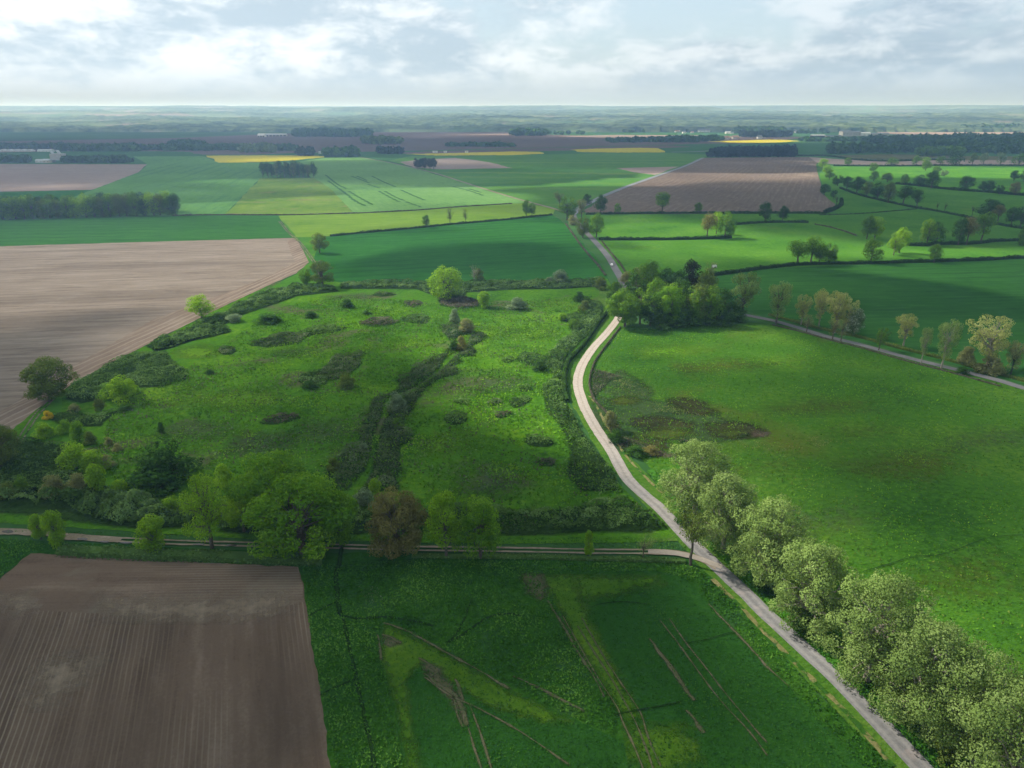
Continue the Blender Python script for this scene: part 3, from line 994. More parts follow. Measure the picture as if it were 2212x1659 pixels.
field('crop_field', 'crop_near', [(825, 1343), (903, 1374), (978, 1414), (1106, 1490), (1206, 1539), (1340, 1600), (1460, 1760), (1600, 1900), (930, 1900), (873, 1660), (865, 1594),
                                  (840, 1494), (820, 1419), (818, 1374)], **NEAR)
# the boggy corner of the pasture


def blob(cx, cy, rx, ry, tilt, seed, n=26):
    o = []
    for i in range(n):
        a_ = i * 2 * math.pi / n
        k = 0.62 + 0.76 * float(fbm(math.cos(a_) * 1.6 + seed * 3.7, math.sin(a_) * 1.6, seed, 3))
        u_, v_ = rx * k * math.cos(a_), ry * k * math.sin(a_)
        o.append((cx + u_, cy + v_ + u_ * tilt))
    return o


for k, (cx, cy, rx, ry, tl, mt) in enumerate((
        (1342, 838, 66, 36, .12, 'wetland'), (1400, 900, 90, 40, .22, 'wetland'), (1370, 950, 70, 34, .1, 'wetland'), (1500, 925, 140, 32, .08, 'wetland'),
        (1500, 878, 62, 16, .25, 'wet_hollow'), (1585, 928, 72, 20, .05, 'wet_hollow'), (1440, 918, 74, 18, .05, 'wet_hollow'), (1350, 866, 34, 9, .05, 'wetland_olive'),
        (1440, 936, 60, 13, 0, 'wetland_olive'), (1590, 936, 50, 10, 0, 'wetland_olive'), (1395, 960, 60, 16, .1, 'wet_hollow'), (1300, 900, 26, 40, 0, 'wetland'),
        (1640, 938, 24, 7, 0, 'mud_wet'), (1430, 982, 34, 8, .1, 'mud_wet'))):
    soft_sheet('wet_ground', mt, blob(cx, cy, rx, ry, tl, 60 + k), feather=3.0, cell=1.0)

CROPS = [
    ('crop_lime', [(1160, 1242), (1240, 1240), (1290, 1262), (1262, 1290), (1275, 1330), (1310, 1400), (1350, 1480), (1390, 1556), (1345, 1556), (1284, 1456), (1236, 1381), (1200, 1306)], 2.0),
    ('crop_lime', [(1230, 1242), (1420, 1240), (1440, 1262), (1330, 1290), (1250, 1300)], 3.0),
    ('crop_lime', [(829, 1347), (903, 1378), (978, 1418), (1106, 1493), (1240, 1560), (1180, 1562), (1060, 1530), (960, 1470), (905, 1440), (880, 1470), (890, 1560), (920, 1690),
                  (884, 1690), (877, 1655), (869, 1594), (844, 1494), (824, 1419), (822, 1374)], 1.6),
    ('crop_lime', [(1340, 1560), (1480, 1560), (1520, 1640), (1440, 1680), (1360, 1640)], 4.0),
    ('soil_mark', [(825, 1372), (850, 1376), (870, 1392), (840, 1400), (826, 1392)], 0.9),
    ('soil_mark', [(905, 1425), (950, 1440), (975, 1480), (1010, 1530), (1000, 1560), (960, 1500), (920, 1460)], 1.3),
    ('soil_mark', [(1120, 1240), (1170, 1236), (1186, 1270), (1170, 1300), (1140, 1280)], 1.6),
]
L0 = LAYER[0]
for mt, pts, fe in CROPS:
    soft_sheet('thin_crop' if mt == 'crop_lime' else 'bare_patch', mt, pts, feather=fe, cell=0.6)
for pts, fe in (([(200, 1285), (420, 1290), (620, 1275), (640, 1320), (520, 1345), (360, 1350), (220, 1335)], 4.0), ([(60, 1440), (160, 1400), (240, 1420), (160, 1500), (60, 1540)], 4.0),
                ([(-20, 1280), (60, 1275), (90, 1310), (20, 1340)], 3.0)):
    soft_sheet('pale_soil', 'soil_pale', pts, feather=fe * 1.5, cell=1.2, amount=0.9)  # paler tan soil, feathered at its border
LAYER[0] = L0
# brighter, duller and browner places in the grass
for k, (x, y, rx, ry, mt, am) in enumerate((
        (430, 760, 60, 16, 'meadow_bright', 1), (350, 850, 80, 30, 'meadow_bright', 1), (520, 860, 90, 26, 'meadow_bright', .9), (420, 930, 80, 20, 'meadow_dull', .9), (560, 960, 90, 26, 'meadow_dull', .9),
        (700, 930, 80, 26, 'meadow_dull', .7), (640, 760, 50, 9, 'meadow_dull', .9), (1050, 720, 60, 14, 'meadow_bright', 1), (1150, 720, 60, 14, 'meadow_bright', .9), (960, 960, 60, 30, 'meadow_bright', .8),
        (1060, 1050, 90, 30, 'meadow_dull', .8), (1080, 830, 60, 18, 'meadow_dull', .8), (880, 740, 50, 12, 'meadow_bright', .9), (760, 640, 60, 7, 'meadow_dull', .8),
        (1560, 790, 120, 20, 'pasture_brown', 0.62), (1760, 880, 140, 22, 'pasture_brown', 0.58), (1450, 760, 90, 18, 'meadow_bright', .7), (1700, 780, 110, 16, 'meadow_bright', .5),
        (1960, 1000, 150, 40, 'pasture_brown', 0.51), (1640, 1010, 110, 22, 'pasture_brown', 0.47), (2060, 1250, 140, 60, 'pasture_brown', 0.47), (1860, 930, 90, 20, 'pasture_brown', 0.47),
        (2150, 950, 130, 30, 'meadow_dull', .5), (1780, 1120, 120, 40, 'meadow_dull', .5))):
    soft_sheet('grass_patch', mt, blob(x, y, rx, ry, -0.05, 90 + k), feather=9.0, cell=4.0, amount=am)
    if k % 3 == 2:
        LAYER[0] = L0
LAYER[0] = L0 + 3

# ------------------------------------------------------------------ roads and tracks


def road(name, mat, pts, width, **kw):
    if not kw.pop('same', False):
        LAYER[0] += 1
    line = wline(pts, 10, h=STEP * LAYER[0])
    st = kw.pop('step', None)
    if st:
        line = resample(line, st)
    me = strip_mesh(name, line, width, STEP * LAYER[0], **kw)
    return tag(add(name, me, [soft_mat(mat) if kw.get('soft') else MATS[mat]]), None, None, None, 'structure')


LS = bpy.data.materials.new('lane_surface')
LS.use_nodes = True
t = NT(LS.node_tree)
o = t.new('ShaderNodeOutputMaterial')
d = t.new('ShaderNodeBsdfDiffuse')
ge = t.new('ShaderNodeNewGeometry')
sx = t.new('ShaderNodeSeparateXYZ')
t.link(ge.outputs['Position'], sx.inputs[0])
at = t.new('ShaderNodeAttribute', attribute_name='tone')
n1 = t.noise(ge.outputs['Position'], 0.12, 4, 0.6)
n2 = t.noise(ge.outputs['Position'], 1.3, 5, 0.7)
# worn chippings: tarred and grey near, farther on pale gravel with sunlight painted in
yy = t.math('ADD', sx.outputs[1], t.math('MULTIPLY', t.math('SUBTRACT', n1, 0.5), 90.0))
sunlit_grit = t.step(yy, 120.0, 260.0)
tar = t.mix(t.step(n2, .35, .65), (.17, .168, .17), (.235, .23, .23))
sunlit_gravel = t.mix(t.step(n2, .35, .65), (.31, .265, .22), (.40, .35, .295))
col = t.mix(sunlit_grit, tar, sunlit_gravel)
ac = t.math('ABSOLUTE', t.math('SUBTRACT', at.outputs['Fac'], 0.5))
mid = t.step(ac, 0.10, 0.02)
wheel = t.math('MULTIPLY', t.step(ac, 0.12, 0.22), t.step(ac, 0.40, 0.30))
col = t.mix(t.math('MULTIPLY', mid, 0.30), col, (.13, .125, .12))
col = t.mix(t.math('MULTIPLY', wheel, 0.35), col, (.34, .32, .30))
pt = t.step(t.noise(ge.outputs['Position'], 0.22, 2, 0.5), 0.62, 0.70)
col = t.mix(t.math('MULTIPLY', pt, 0.4), col, (.36, .30, .28))
t.link(col, d.inputs[0])
t.link(d.outputs[0], o.inputs[0])
MATS['lane_surface'] = LS

ROAD_A = [(2260, 1950), (2120, 1800), (1992, 1659), (1811, 1469), (1655, 1326), (1612, 1283), (1536, 1212), (1485, 1162), (1427, 1099.5), (1358.5, 1037), (1320, 972), (1286, 922),
          (1260, 872), (1248, 829.5), (1254, 797), (1267, 772), (1285, 747), (1308, 722), (1326, 700), (1336, 684), (1346, 650), (1345, 610), (1329, 580), (1312, 552), (1284, 520),
          (1267, 502), (1245, 476), (1238, 460)]
road('dry_verge', 'dry_verge', [(1930, 1655), (1850, 1562), (1740, 1452), (1655, 1368), (1590, 1300), (1540, 1250)], 1.0, ragged=0.5, step=0.8)
road('dry_verge', 'dry_verge', [(1430, 1065), (1370, 1005), (1325, 945), (1290, 880), (1270, 850)], 0.7, ragged=0.5, step=0.8)
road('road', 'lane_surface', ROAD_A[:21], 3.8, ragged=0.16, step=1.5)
LAYER[0] += 1
road('road', 'asphalt', [(2500, 915), (2330, 868), (2212, 838), (2159, 822), (2059, 796.5), (1959, 772), (1859, 744.5), (1784, 726), (1721.5, 707), (1659, 690), (1560, 672),
                         (1420, 655), (1346, 648)], 4.2, ragged=0.05)
road('road', 'asphalt', ROAD_A[19:], 5.0, ragged=0.05)
road('road', 'asphalt_far', [(1238, 462), (1250, 450), (1278, 436), (1306, 422), (1356, 402), (1418, 380), (1481, 358), (1518, 341)], 7.5)
road('road', 'asphalt_far', [(1450, 328.5), (1500, 327.5), (1535, 325.5)], 14)
road('farm_track', 'dirt', [(1236, 463), (1198, 451), (1106, 426), (1028, 402), (940, 374), (898, 364), (840, 351), (778, 339.5)], 4.5, ragged=0.3)
for off in (-0.75, 0.8):
    road('wheel_rut', 'dirt', [(-300, 1140), (0, 1146), (80, 1150), (175, 1160), (275, 1166), (375, 1171), (553, 1176), (728, 1180), (878, 1184), (1106, 1187), (1281, 1190.5), (1431, 1192),
                               (1481, 1198), (1525, 1212), (1550, 1226)], 0.62, ragged=0.16, offset=off, seed=off, wvar=0.35, step=0.7)
road('track_mud', 'dirt', [(-100, 1146), (0, 1148), (80, 1151), (175, 1161), (260, 1167)], 2.4, ragged=0.5, wvar=0.5, step=0.7)
road('track_mud', 'gravel', [(1400, 1191), (1460, 1195), (1510, 1206), (1560, 1225)], 1.8, ragged=0.4, step=0.7)
for off in (-0.8, 0.8):
    road('wheel_rut', 'track_soil', [(604, 478), (622, 500), (646, 522), (664, 545), (684, 575), (694, 600)], 0.8, offset=off, ragged=.2, step=2)
    road('wheel_rut', 'track_soil', [(40, 955), (62, 920), (84, 890), (112, 862)], 0.5, offset=off, ragged=.15, step=1)

# marks in the crops: tyre lines and bare streaks


def marks(prefix, mat, lst, width, **kw):
    for i, pts in enumerate(lst):
        road(prefix, mat, pts, width * 1.7, same=i > 0, soft=True, **kw)


def zb7(l):
    return [(1106 + x / 4, 1244.5 + y / 4) for x, y in l]


def zb6(l):
    return [(553 + x / 4, 1244.5 + y / 4) for x, y in l]


marks('wheel_line', 'soil_mark', [
    zb7([(430, 330), (560, 560), (750, 890), (900, 1120), (950, 1240), (1040, 1440), (1130, 1659), (1200, 1900)]),
    zb7([(560, 420), (700, 640), (850, 870), (970, 1080), (1080, 1290), (1170, 1520), (1230, 1700)]),
    zb7([(590, 340), (760, 640), (900, 860), (1080, 1130), (1130, 1230), (1170, 1370), (1220, 1500), (1290, 1650)]),
    zb7([(1270, 370), (1420, 560), (1560, 750), (1720, 970), (1860, 1140), (2050, 1340), (2212, 1560)]),
    zb7([(1350, 355), (1500, 570), (1660, 770), (1820, 980), (1950, 1140), (2212, 1450)]),
], 0.30, ragged=0.14, wvar=0.6, step=0.6)
marks('bare_streak', 'soil_mark', [
    zb7([(1180, 530), (1290, 680), (1400, 820), (1490, 960), (1580, 1080)]), zb7([(1500, 1150), (1590, 1260), (1660, 1360)]),
    zb6([(1440, 830), (1560, 930), (1680, 1000), (1760, 1090), (1830, 1300)]),
    zb6([(1720, 880), (1760, 1000), (1780, 1080)]), zb6([(1090, 500), (1160, 530), (1260, 580)]),
    zb6([(1400, 700), (1500, 770), (1560, 820), (1500, 860)]),
], 0.7, ragged=0.45, wvar=0.9, step=0.5)
marks('wheel_line', 'soil_mark', [
    zb6([(1830, 1300), (1890, 1500), (1950, 1680), (2000, 1900)]), zb6([(1840, 1100), (1900, 1250), (1960, 1420), (2040, 1680)]),
    zb6([(1440, 860), (1660, 1020), (1900, 1130), (2212, 1300), (2460, 1460), (2720, 1640)]),
    zb6([(1700, 1020), (1740, 1200), (1790, 1310)]),
], 0.34, ragged=0.15, wvar=0.6, step=0.6)
marks('field_edge', 'soil_mark', [
    zb6([(1090, 400), (1250, 450), (1400, 520), (1560, 610), (1700, 690), (1900, 800), (2212, 985)]),
    zb6([(1050, 500), (1070, 620), (1080, 740)]),
    zb7([(300, 200), (380, 330), (470, 470), (560, 640), (700, 860), (800, 1050)]),
    zb7([(1690, 230), (1800, 350), (1950, 500), (2100, 660), (2212, 790), (2400, 960)]),
    zb7([(0, 860), (200, 950), (400, 1050), (640, 1170)]),
], 0.45, ragged=0.35, wvar=0.9, step=0.5)
# lodged streaks in the pale wheat and thin dark tramlines
marks('lodged_streak', 'crop_far', [[(553 + x / 4, 207.5 + y / 4) for x, y in l] for l in (
    [(600, 680), (700, 760), (780, 800)], [(620, 730), (760, 830), (850, 900), (950, 950)], [(800, 820), (900, 880), (1010, 940)],
    [(820, 690), (900, 720), (980, 750)], [(1000, 690), (1100, 740), (1210, 785)], [(1060, 820), (1150, 870), (1240, 915)],
    [(1110, 820), (1200, 870), (1290, 905)], [(1290, 910), (1360, 935), (1430, 960)], [(1250, 810), (1350, 855), (1460, 900)],
    [(1700, 780), (1850, 820), (1970, 860)], [(960, 760), (1070, 795)], [(1840, 800), (1950, 835)], [(870, 690), (960, 730)])],
    2.6, ragged=1.8, wvar=0.9, step=3)


def ditch_line(pts, width=0.7):
    road('ditch', 'ditch_dark', pts, width * 1.9, ragged=0.25, step=0.8, soft=True, same=True)


G('ditch_dark', ((.010, .032, .007), (.018, .050, .010), (.028, .075, .014)), macro=0.2, micro=1.0, bump=0.6)  # dark green for the flat strips along the ditches
ditch_line([(738, 1180), (733, 1215), (726, 1240), (728, 1270), (731, 1310), (736, 1330)], 0.78)
ditch_line([(736, 1330), (780, 1336), (830, 1332), (880, 1338), (940, 1352)], 0.45)
ditch_line([(960, 1392), (1000, 1370), (1050, 1335), (1090, 1325), (1130, 1330)], 0.39)
ditch_line([(1020, 1290), (1005, 1330), (985, 1370), (962, 1390)], 0.29)
ditch_line([(740, 1330), (755, 1400), (768, 1455), (776, 1500), (790, 1560), (806, 1640), (815, 1720)], 0.52)
ditch_line([(665, 1330), (690, 1318), (715, 1305), (728, 1300)], 0.26)
ditch_line([(690, 1502), (730, 1482), (768, 1466)], 0.33)
ditch_line([(1325, 1544), (1370, 1535), (1420, 1526), (1475, 1514)], 0.26)
ditch_line([(1480, 1390), (1530, 1380), (1570, 1368), (1590, 1366)], 0.16)
ditch_line([(1275, 1312), (1310, 1302), (1360, 1300), (1400, 1305)], 0.20)
ditch_line([(1860, 1236), (1920, 1218), (1975, 1202), (2030, 1198), (2090, 1178), (2140, 1160), (2212, 1155)], 0.16)

pud = bpy.data.materials.new('puddle_water')
pud.use_nodes = True
t = NT(pud.node_tree)
o = t.new('ShaderNodeOutputMaterial')
p = t.new('ShaderNodeBsdfPrincipled')
p.inputs['Base Color'].default_value = (.06, .055, .045, 1)
p.inputs['Roughness'].default_value = 0.06
p.inputs['IOR'].default_value = 1.33
p.inputs['Specular IOR Level'].default_value = 1.0
t.link(p.outputs[0], o.inputs[0])
LAYER[0] += 2
for (x, y, rx, ry) in ((17, 1148, 12, 3.5), (430, 1175.5, 13, 2.0), (500, 1177.5, 13, 2.2), (178, 1164, 12, 2.5), (226, 1170, 10, 2), (272, 1172, 12, 1.6)):
    pts = [(x + rx * math.cos(a) * (0.85 + 0.3 * random.random()), y + ry * math.sin(a) * (0.8 + 0.4 * random.random()))
           for a in [i * math.pi / 8 for i in range(16)]]
    sheet('puddle', pts, pud, z=STEP * LAYER[0], ragged=0.05, step_px=4)

# ------------------------------------------------------------------ far hills
def build_hills():
    rs = np.concatenate([np.linspace(3650, 6000, 95), np.linspace(6040, 9500, 80), np.linspace(9600, 17500, 60)])
    az = np.linspace(R(-50), R(50), 1500)
    Rr, A = np.meshgrid(rs, az, indexing='ij')
    X, Y = Rr * np.sin(A), Rr * np.cos(A)
    ramp = np.clip((Y - 3900 - 500 * (fbm(X / 1500., Y * 0, 2, 3) - .5) * 2) / 8200.0, 0, 1) ** 0.9
    rise = 185 * ramp * (0.62 + 0.62 * fbm(X / 3600., Y / 5200., 5, 3))
    roll = (fbm(X / 1900., Y / 900., 11, 4) - 0.5) * 90 * np.clip((Y - 3900) / 2500., 0, 1)
    roll = roll * np.clip((17000 - Y) / 6000., 0.35, 1)
    Zg = rise + roll
    woods = fbm(X / 520., Y / 260., 33, 4)
    wd_ = np.clip((woods - 0.40) / 0.07, 0, 1)
    strip = np.clip((Y - 3900) / 150., 0, 1) * np.clip((4600 - Y) / 500., 0, 1)
    wd_ = np.maximum(wd_, strip * (fbm(X / 300., Y / 300., 77, 3) > 0.38))
    bump = fbm(X / 26., Y / 26., 55, 3)
    Zc = Zg + wd_ * (6 + 15 * bump) + (1 - wd_) * 0.5
    far = Rr > 16500
    Zc = np.where(far, -60, Zc)
    Zc = np.where(Rr < 3700, -4, Zc)
    Zc = np.minimum(Zc, 178)
    Zc = np.where((Y < 3900), np.minimum(Zc, (Y - 3900) * 0.05 + 0.0), Zc)
    nr, na = Zc.shape
    V = np.stack([X, Y, Zc], -1).reshape(-1, 3)
    jj, ii = np.meshgrid(np.arange(nr - 1), np.arange(na - 1), indexing='ij')
    a = (jj * na + ii).ravel()
    Fc = np.stack([a, a + na, a + na + 1, a + 1], -1)[:, ::-1]
    me = bpy.data.meshes.new('hills')
    me.vertices.add(len(V))
    me.vertices.foreach_set('co', V.astype(np.float32).ravel())
    me.loops.add(len(Fc) * 4)
    me.loops.foreach_set('vertex_index', Fc.astype(np.int32).ravel())
    me.polygons.add(len(Fc))
    me.polygons.foreach_set('loop_start', np.arange(0, len(Fc) * 4, 4, dtype=np.int32))
    me.polygons.foreach_set('loop_total', np.full(len(Fc), 4, dtype=np.int32))
    me.update(calc_edges=True)
    at = me.attributes.new('tone', 'FLOAT', 'POINT')
    at.data.foreach_set('value', wd_.astype(np.float32).ravel())
    m = bpy.data.materials.new('hill_country')
    m.use_nodes = True
    t = NT(m.node_tree)
    o = t.new('ShaderNodeOutputMaterial')
    d = t.new('ShaderNodeBsdfDiffuse')
    ge = t.new('ShaderNodeNewGeometry')
    at = t.new('ShaderNodeAttribute', attribute_name='tone')
    n1 = t.noise(ge.outputs['Position'], 0.012, 5, 0.7)
    n2 = t.noise(ge.outputs['Position'], 0.0022, 4, 0.6)
    forest = t.mix(t.step(n1, 0.35, 0.65), (.012, .036, .024), (.115, .160, .085))
    open_ = t.mix(t.step(n2, 0.42, 0.50), (.08, .15, .075), (.13, .18, .10))
    open_ = t.mix(t.step(n2, 0.56, 0.60), open_, (.22, .19, .17))
    t.link(t.mix(at.outputs['Fac'], open_, forest), d.inputs[0])
    t.link(d.outputs[0], o.inputs[0])
    tag(add('hills', me, [m]), None, None, None, 'structure')


build_hills()


def domes(x, y, size, seed):
    """rounded bushes side by side: height 0..1 and a number that differs from bush to bush"""
    gx, gy = np.floor(x / size).astype(np.int64), np.floor(y / size).astype(np.int64)
    best = np.full(len(x), 9.0)
    h = np.zeros(len(x))
    idn = np.zeros(len(x))
    for dx in (-1, 0, 1):
        for dy in (-1, 0, 1):
            cx, cy_ = gx + dx, gy + dy
            px = (cx + 0.1 + 0.8 * _hash(cx, cy_, seed)) * size
            py = (cy_ + 0.1 + 0.8 * _hash(cx, cy_, seed + 1)) * size
            rr = size * (0.50 + 0.55 * _hash(cx, cy_, seed + 2))
            dd = np.hypot(x - px, y - py) / rr
            hh = np.sqrt(np.clip(1 - dd * dd, 0, 1)) * (0.45 + 0.75 * _hash(cx, cy_, seed + 3))
            m = hh > h
            h = np.where(m, hh, h)
            idn = np.where(m, _hash(cx, cy_, seed + 4), idn)
    return h, idn


# ------------------------------------------------------------------ trees: limbs and crowns
def tube(verts, faces, a, b, ra, rb, n=6):
    ax = (b - a).normalized() if (b - a).length > 1e-6 else Vector((0, 0, 1))
    s = ax.orthogonal().normalized()
    q = ax.cross(s)
    k = len(verts)
    for c, r in ((a, ra), (b, rb)):
        for i in range(n):
            th = 2 * math.pi * i / n
            verts.append(c + s * (math.cos(th) * r) + q * (math.sin(th) * r))
    for i in range(n):
        j = (i + 1) % n
        faces.append((k + i, k + j, k + n + j, k + n + i))


def limb(verts, faces, a, b, ra, rb, rng, n=5, segs=4, wob=0.08):
    pts = [a]
    L = (b - a).length
    for i in range(1, segs):
        f = i / segs
        p = a.lerp(b, f) + Vector(rng.normal(size=3)) * L * wob * 0.6
        p.z += math.sin(f * math.pi) * L * 0.05
        pts.append(p)
    pts.append(b)
    for i in range(segs):
        tube(verts, faces, pts[i], pts[i + 1], ra + (rb - ra) * i / segs, ra + (rb - ra) * (i + 1) / segs, n)
    return pts


def tree_meshes(name, seed, nleaf, leaf=0.45, lobes=26, trunk_h=0.22, crown_lo=0.18, spread=1.0, lobe_r=0.26, fill=0.35,
                limbs_shown=1.0, shape='round', gap=0.0, lean=0.0, cupv=0.25, twigs=0, speck=0.17):
    """a tree of height 1 and crown width 1 (radius 0.5); scaled when placed.
    returns (trunk mesh, crown mesh)"""
    rng = np.random.default_rng(seed)
    tv, tf = [], []
    # where the crown's clumps of foliage sit
    C = []
    tries = 0
    while len(C) < lobes and tries < 4000:
        tries += 1
        z = rng.uniform(0, 1)
        th = rng.uniform(0, 2 * math.pi)
        if shape == 'round':
            prof = math.sqrt(max(0, 1 - (2 * z - 0.85) ** 2 / 1.35))
        elif shape == 'flat':
            prof = math.sqrt(max(0, 1 - abs(2 * z - 1.0) ** 2.2)) * (0.75 + 0.35 * z)
        elif shape == 'vase':
            prof = (0.35 + 0.75 * z) * math.sqrt(max(0, 1 - max(0, z - 0.6) ** 2 / 0.17))
        elif shape == 'column':
            prof = math.sqrt(max(0, 1 - (2 * z - 0.9) ** 4 / 1.4)) * (0.95 - 0.25 * z)
        elif shape == 'cone':
            prof = (1 - z) * 0.95 + 0.1
        elif shape == 'dome':
            prof = math.sqrt(max(0, 1 - z ** 2.2))
        r = rng.uniform(fill, 1.0) * prof * (0.5 - lobe_r * 0.62)
        zc = crown_lo + (1 - crown_lo) * (lobe_r * 0.55 + z * (1 - lobe_r * 1.05))
        p = Vector((math.cos(th) * r * spread, math.sin(th) * r * spread, zc))
        if gap and any((Vector((p.x, p.y, p.z)) - c).length < gap for c, _ in C):
            continue
        C.append((p, lobe_r * rng.uniform(0.62, 1.12)))
    # asymmetry
    off = Vector((rng.normal() * 0.03 + lean, rng.normal() * 0.03, 0))
    C = [(c + off * (c.z * 1.2), r) for c, r in C]
    top = Vector((off.x * trunk_h, off.y * trunk_h, trunk_h))
    tr = 0.028
    limb(tv, tf, Vector((0, 0, -0.03)), top, tr * 1.25, tr * 0.85, rng, 8, 3, 0.03)
    mid = Vector((off.x * 0.5, off.y * 0.5, min(0.8, trunk_h + (1 - trunk_h) * 0.55)))
    limb(tv, tf, top, mid, tr * 0.8, tr * 0.25, rng, 6, 4, 0.06)
    for c, r in C:
        f = rng.uniform(0.0, 0.75)
        st = top.lerp(mid, f)
        if st.z > c.z - 0.05:
            st = top.lerp(mid, 0.0)
        if rng.uniform() < limbs_shown:
            pts = limb(tv, tf, st, c, tr * 0.42 * (1 - 0.4 * f), tr * 0.10, rng, 4, 4, 0.09)
            for k in range(twigs):
                a = pts[rng.integers(2, len(pts))]
                d = Vector(rng.normal(size=3))
                d.z = abs(d.z)
                limb(tv, tf, a, a + d.normalized() * r * rng.uniform(0.6, 1.2), tr * 0.10, tr * 0.03, rng, 3, 2, 0.1)
    trunk = joined_mesh(name + '_trunk', tv, tf)
    # leaves: on the outsides of the clumps and a few inside
    cw = np.array([c[1] ** 2 for c in C])
    cw /= cw.sum()
    ci = rng.choice(len(C), nleaf, p=cw)
    cen = np.array([[c[0].x, c[0].y, c[0].z] for c in C])[ci]
    rad = np.array([c[1] for c in C])[ci]
    dirs = rng.normal(size=(nleaf, 3))
    dirs /= np.linalg.norm(dirs, axis=1, keepdims=True)
    rr = rng.uniform(0.30, 1.0, nleaf) ** 0.30
    lump = fbm(dirs[:, 0] * 3 + ci * 7.1, dirs[:, 1] * 3 + dirs[:, 2] * 2.3, seed, 3)
    P = cen + dirs * (rad * rr * (0.65 + 0.65 * lump))[:, None] * np.array([1.0, 1.0, 0.78])
    keep = (P[:, 2] > crown_lo * 0.5)
    # outline: some raggedness
    P, ci, dirs = P[keep], ci[keep], dirs[keep]
    n = len(P)
    N = dirs * 1.1 + rng.normal(size=(n, 3)) * 0.36 + np.array([0, 0, 0.25])
    S = leaf * rng.uniform(0.6, 1.3, n)
    Q = leaf_quads(P, N, S, rng, aspect=0.8, cup=cupv)
    lt = rng.uniform(0.25, 0.75, len(C))
    tone = np.clip(lt[ci] + rng.normal(size=n) * speck, 0, 1)
    crown = quads_mesh(name + '_crown', Q, tone)
    return trunk, crown


PROTO = {}


def proto(kind, **kw):
    n = kw.pop('variants', 2)
    PROTO[kind] = [tree_meshes('%s_%d' % (kind, i), 100 * len(PROTO) + 7 * i + 3, **kw) for i in range(n)]


proto('oak_big', nleaf=15000, leaf=0.025, lobes=46, lobe_r=0.145, trunk_h=0.20, crown_lo=0.10, fill=0.5, gap=0.10, variants=3)
proto('oak_mid', nleaf=4200, leaf=0.036, lobes=30, lobe_r=0.18, trunk_h=0.24, crown_lo=0.16, fill=0.4, gap=0.11, variants=4)
proto('oak_near', nleaf=8500, leaf=0.029, lobes=36, lobe_r=0.155, trunk_h=0.22, crown_lo=0.12, fill=0.4, gap=0.11, variants=3)
proto('oak_flat', nleaf=2600, leaf=0.040, lobes=26, lobe_r=0.21, trunk_h=0.38, crown_lo=0.34, fill=0.3, shape='flat', gap=0.07, variants=3)
proto('oak_far', nleaf=700, leaf=0.075, lobes=14, lobe_r=0.26, trunk_h=0.25, crown_lo=0.12, fill=0.3, variants=4)
proto('plane_big', nleaf=27000, leaf=0.0165, lobes=90, lobe_r=0.115, trunk_h=0.22, crown_lo=0.06, fill=0.30, gap=0.07, limbs_shown=0.9, variants=4, cupv=0.4, speck=0.06)
proto('loose', nleaf=4200, leaf=0.026, lobes=30, lobe_r=0.125, trunk_h=0.30, crown_lo=0.20, fill=0.35, gap=0.12, shape='vase', twigs=3, variants=4)
proto('thin', nleaf=1500, leaf=0.024, lobes=30, lobe_r=0.14, trunk_h=0.32, crown_lo=0.20, fill=0.3, gap=0.06, shape='vase', twigs=3, variants=3)
proto('bare', nleaf=160, leaf=0.03, lobes=22, lobe_r=0.16, trunk_h=0.32, crown_lo=0.28, fill=0.4, shape='vase', twigs=5, variants=2)
proto('sparse_big', nleaf=8000, leaf=0.022, lobes=46, lobe_r=0.125, trunk_h=0.30, crown_lo=0.16, fill=0.3, gap=0.075, twigs=2, variants=2)
proto('young', nleaf=6500, leaf=0.040, lobes=34, lobe_r=0.19, trunk_h=0.12, crown_lo=0.04, fill=0.2, shape='column', variants=3)
proto('round_full', nleaf=7000, leaf=0.036, lobes=46, lobe_r=0.20, trunk_h=0.10, crown_lo=0.02, fill=0.6, variants=2)
proto('copse', nleaf=3200, leaf=0.040, lobes=34, lobe_r=0.20, trunk_h=0.12, crown_lo=0.02, fill=0.4, shape='column', gap=0.07, variants=4)
proto('shrub', nleaf=3600, leaf=0.055, lobes=26, lobe_r=0.24, trunk_h=0.10, crown_lo=0.0, fill=0.3, shape='dome', variants=4)
proto('shrub_far', nleaf=420, leaf=0.10, lobes=12, lobe_r=0.30, trunk_h=0.10, crown_lo=0.0, fill=0.2, shape='dome', variants=3)
proto('pine', nleaf=3800, leaf=0.038, lobes=36, lobe_r=0.15, trunk_h=0.55, crown_lo=0.22, fill=0.2, shape='round', gap=0.08, variants=3)
proto('umbrella', nleaf=2400, leaf=0.028, lobes=24, lobe_r=0.15, trunk_h=0.42, crown_lo=0.46, fill=0.25, shape='flat', twigs=2, gap=0.07, variants=1)

_cnt = {}
USED = []
TREE_Z = 0.30


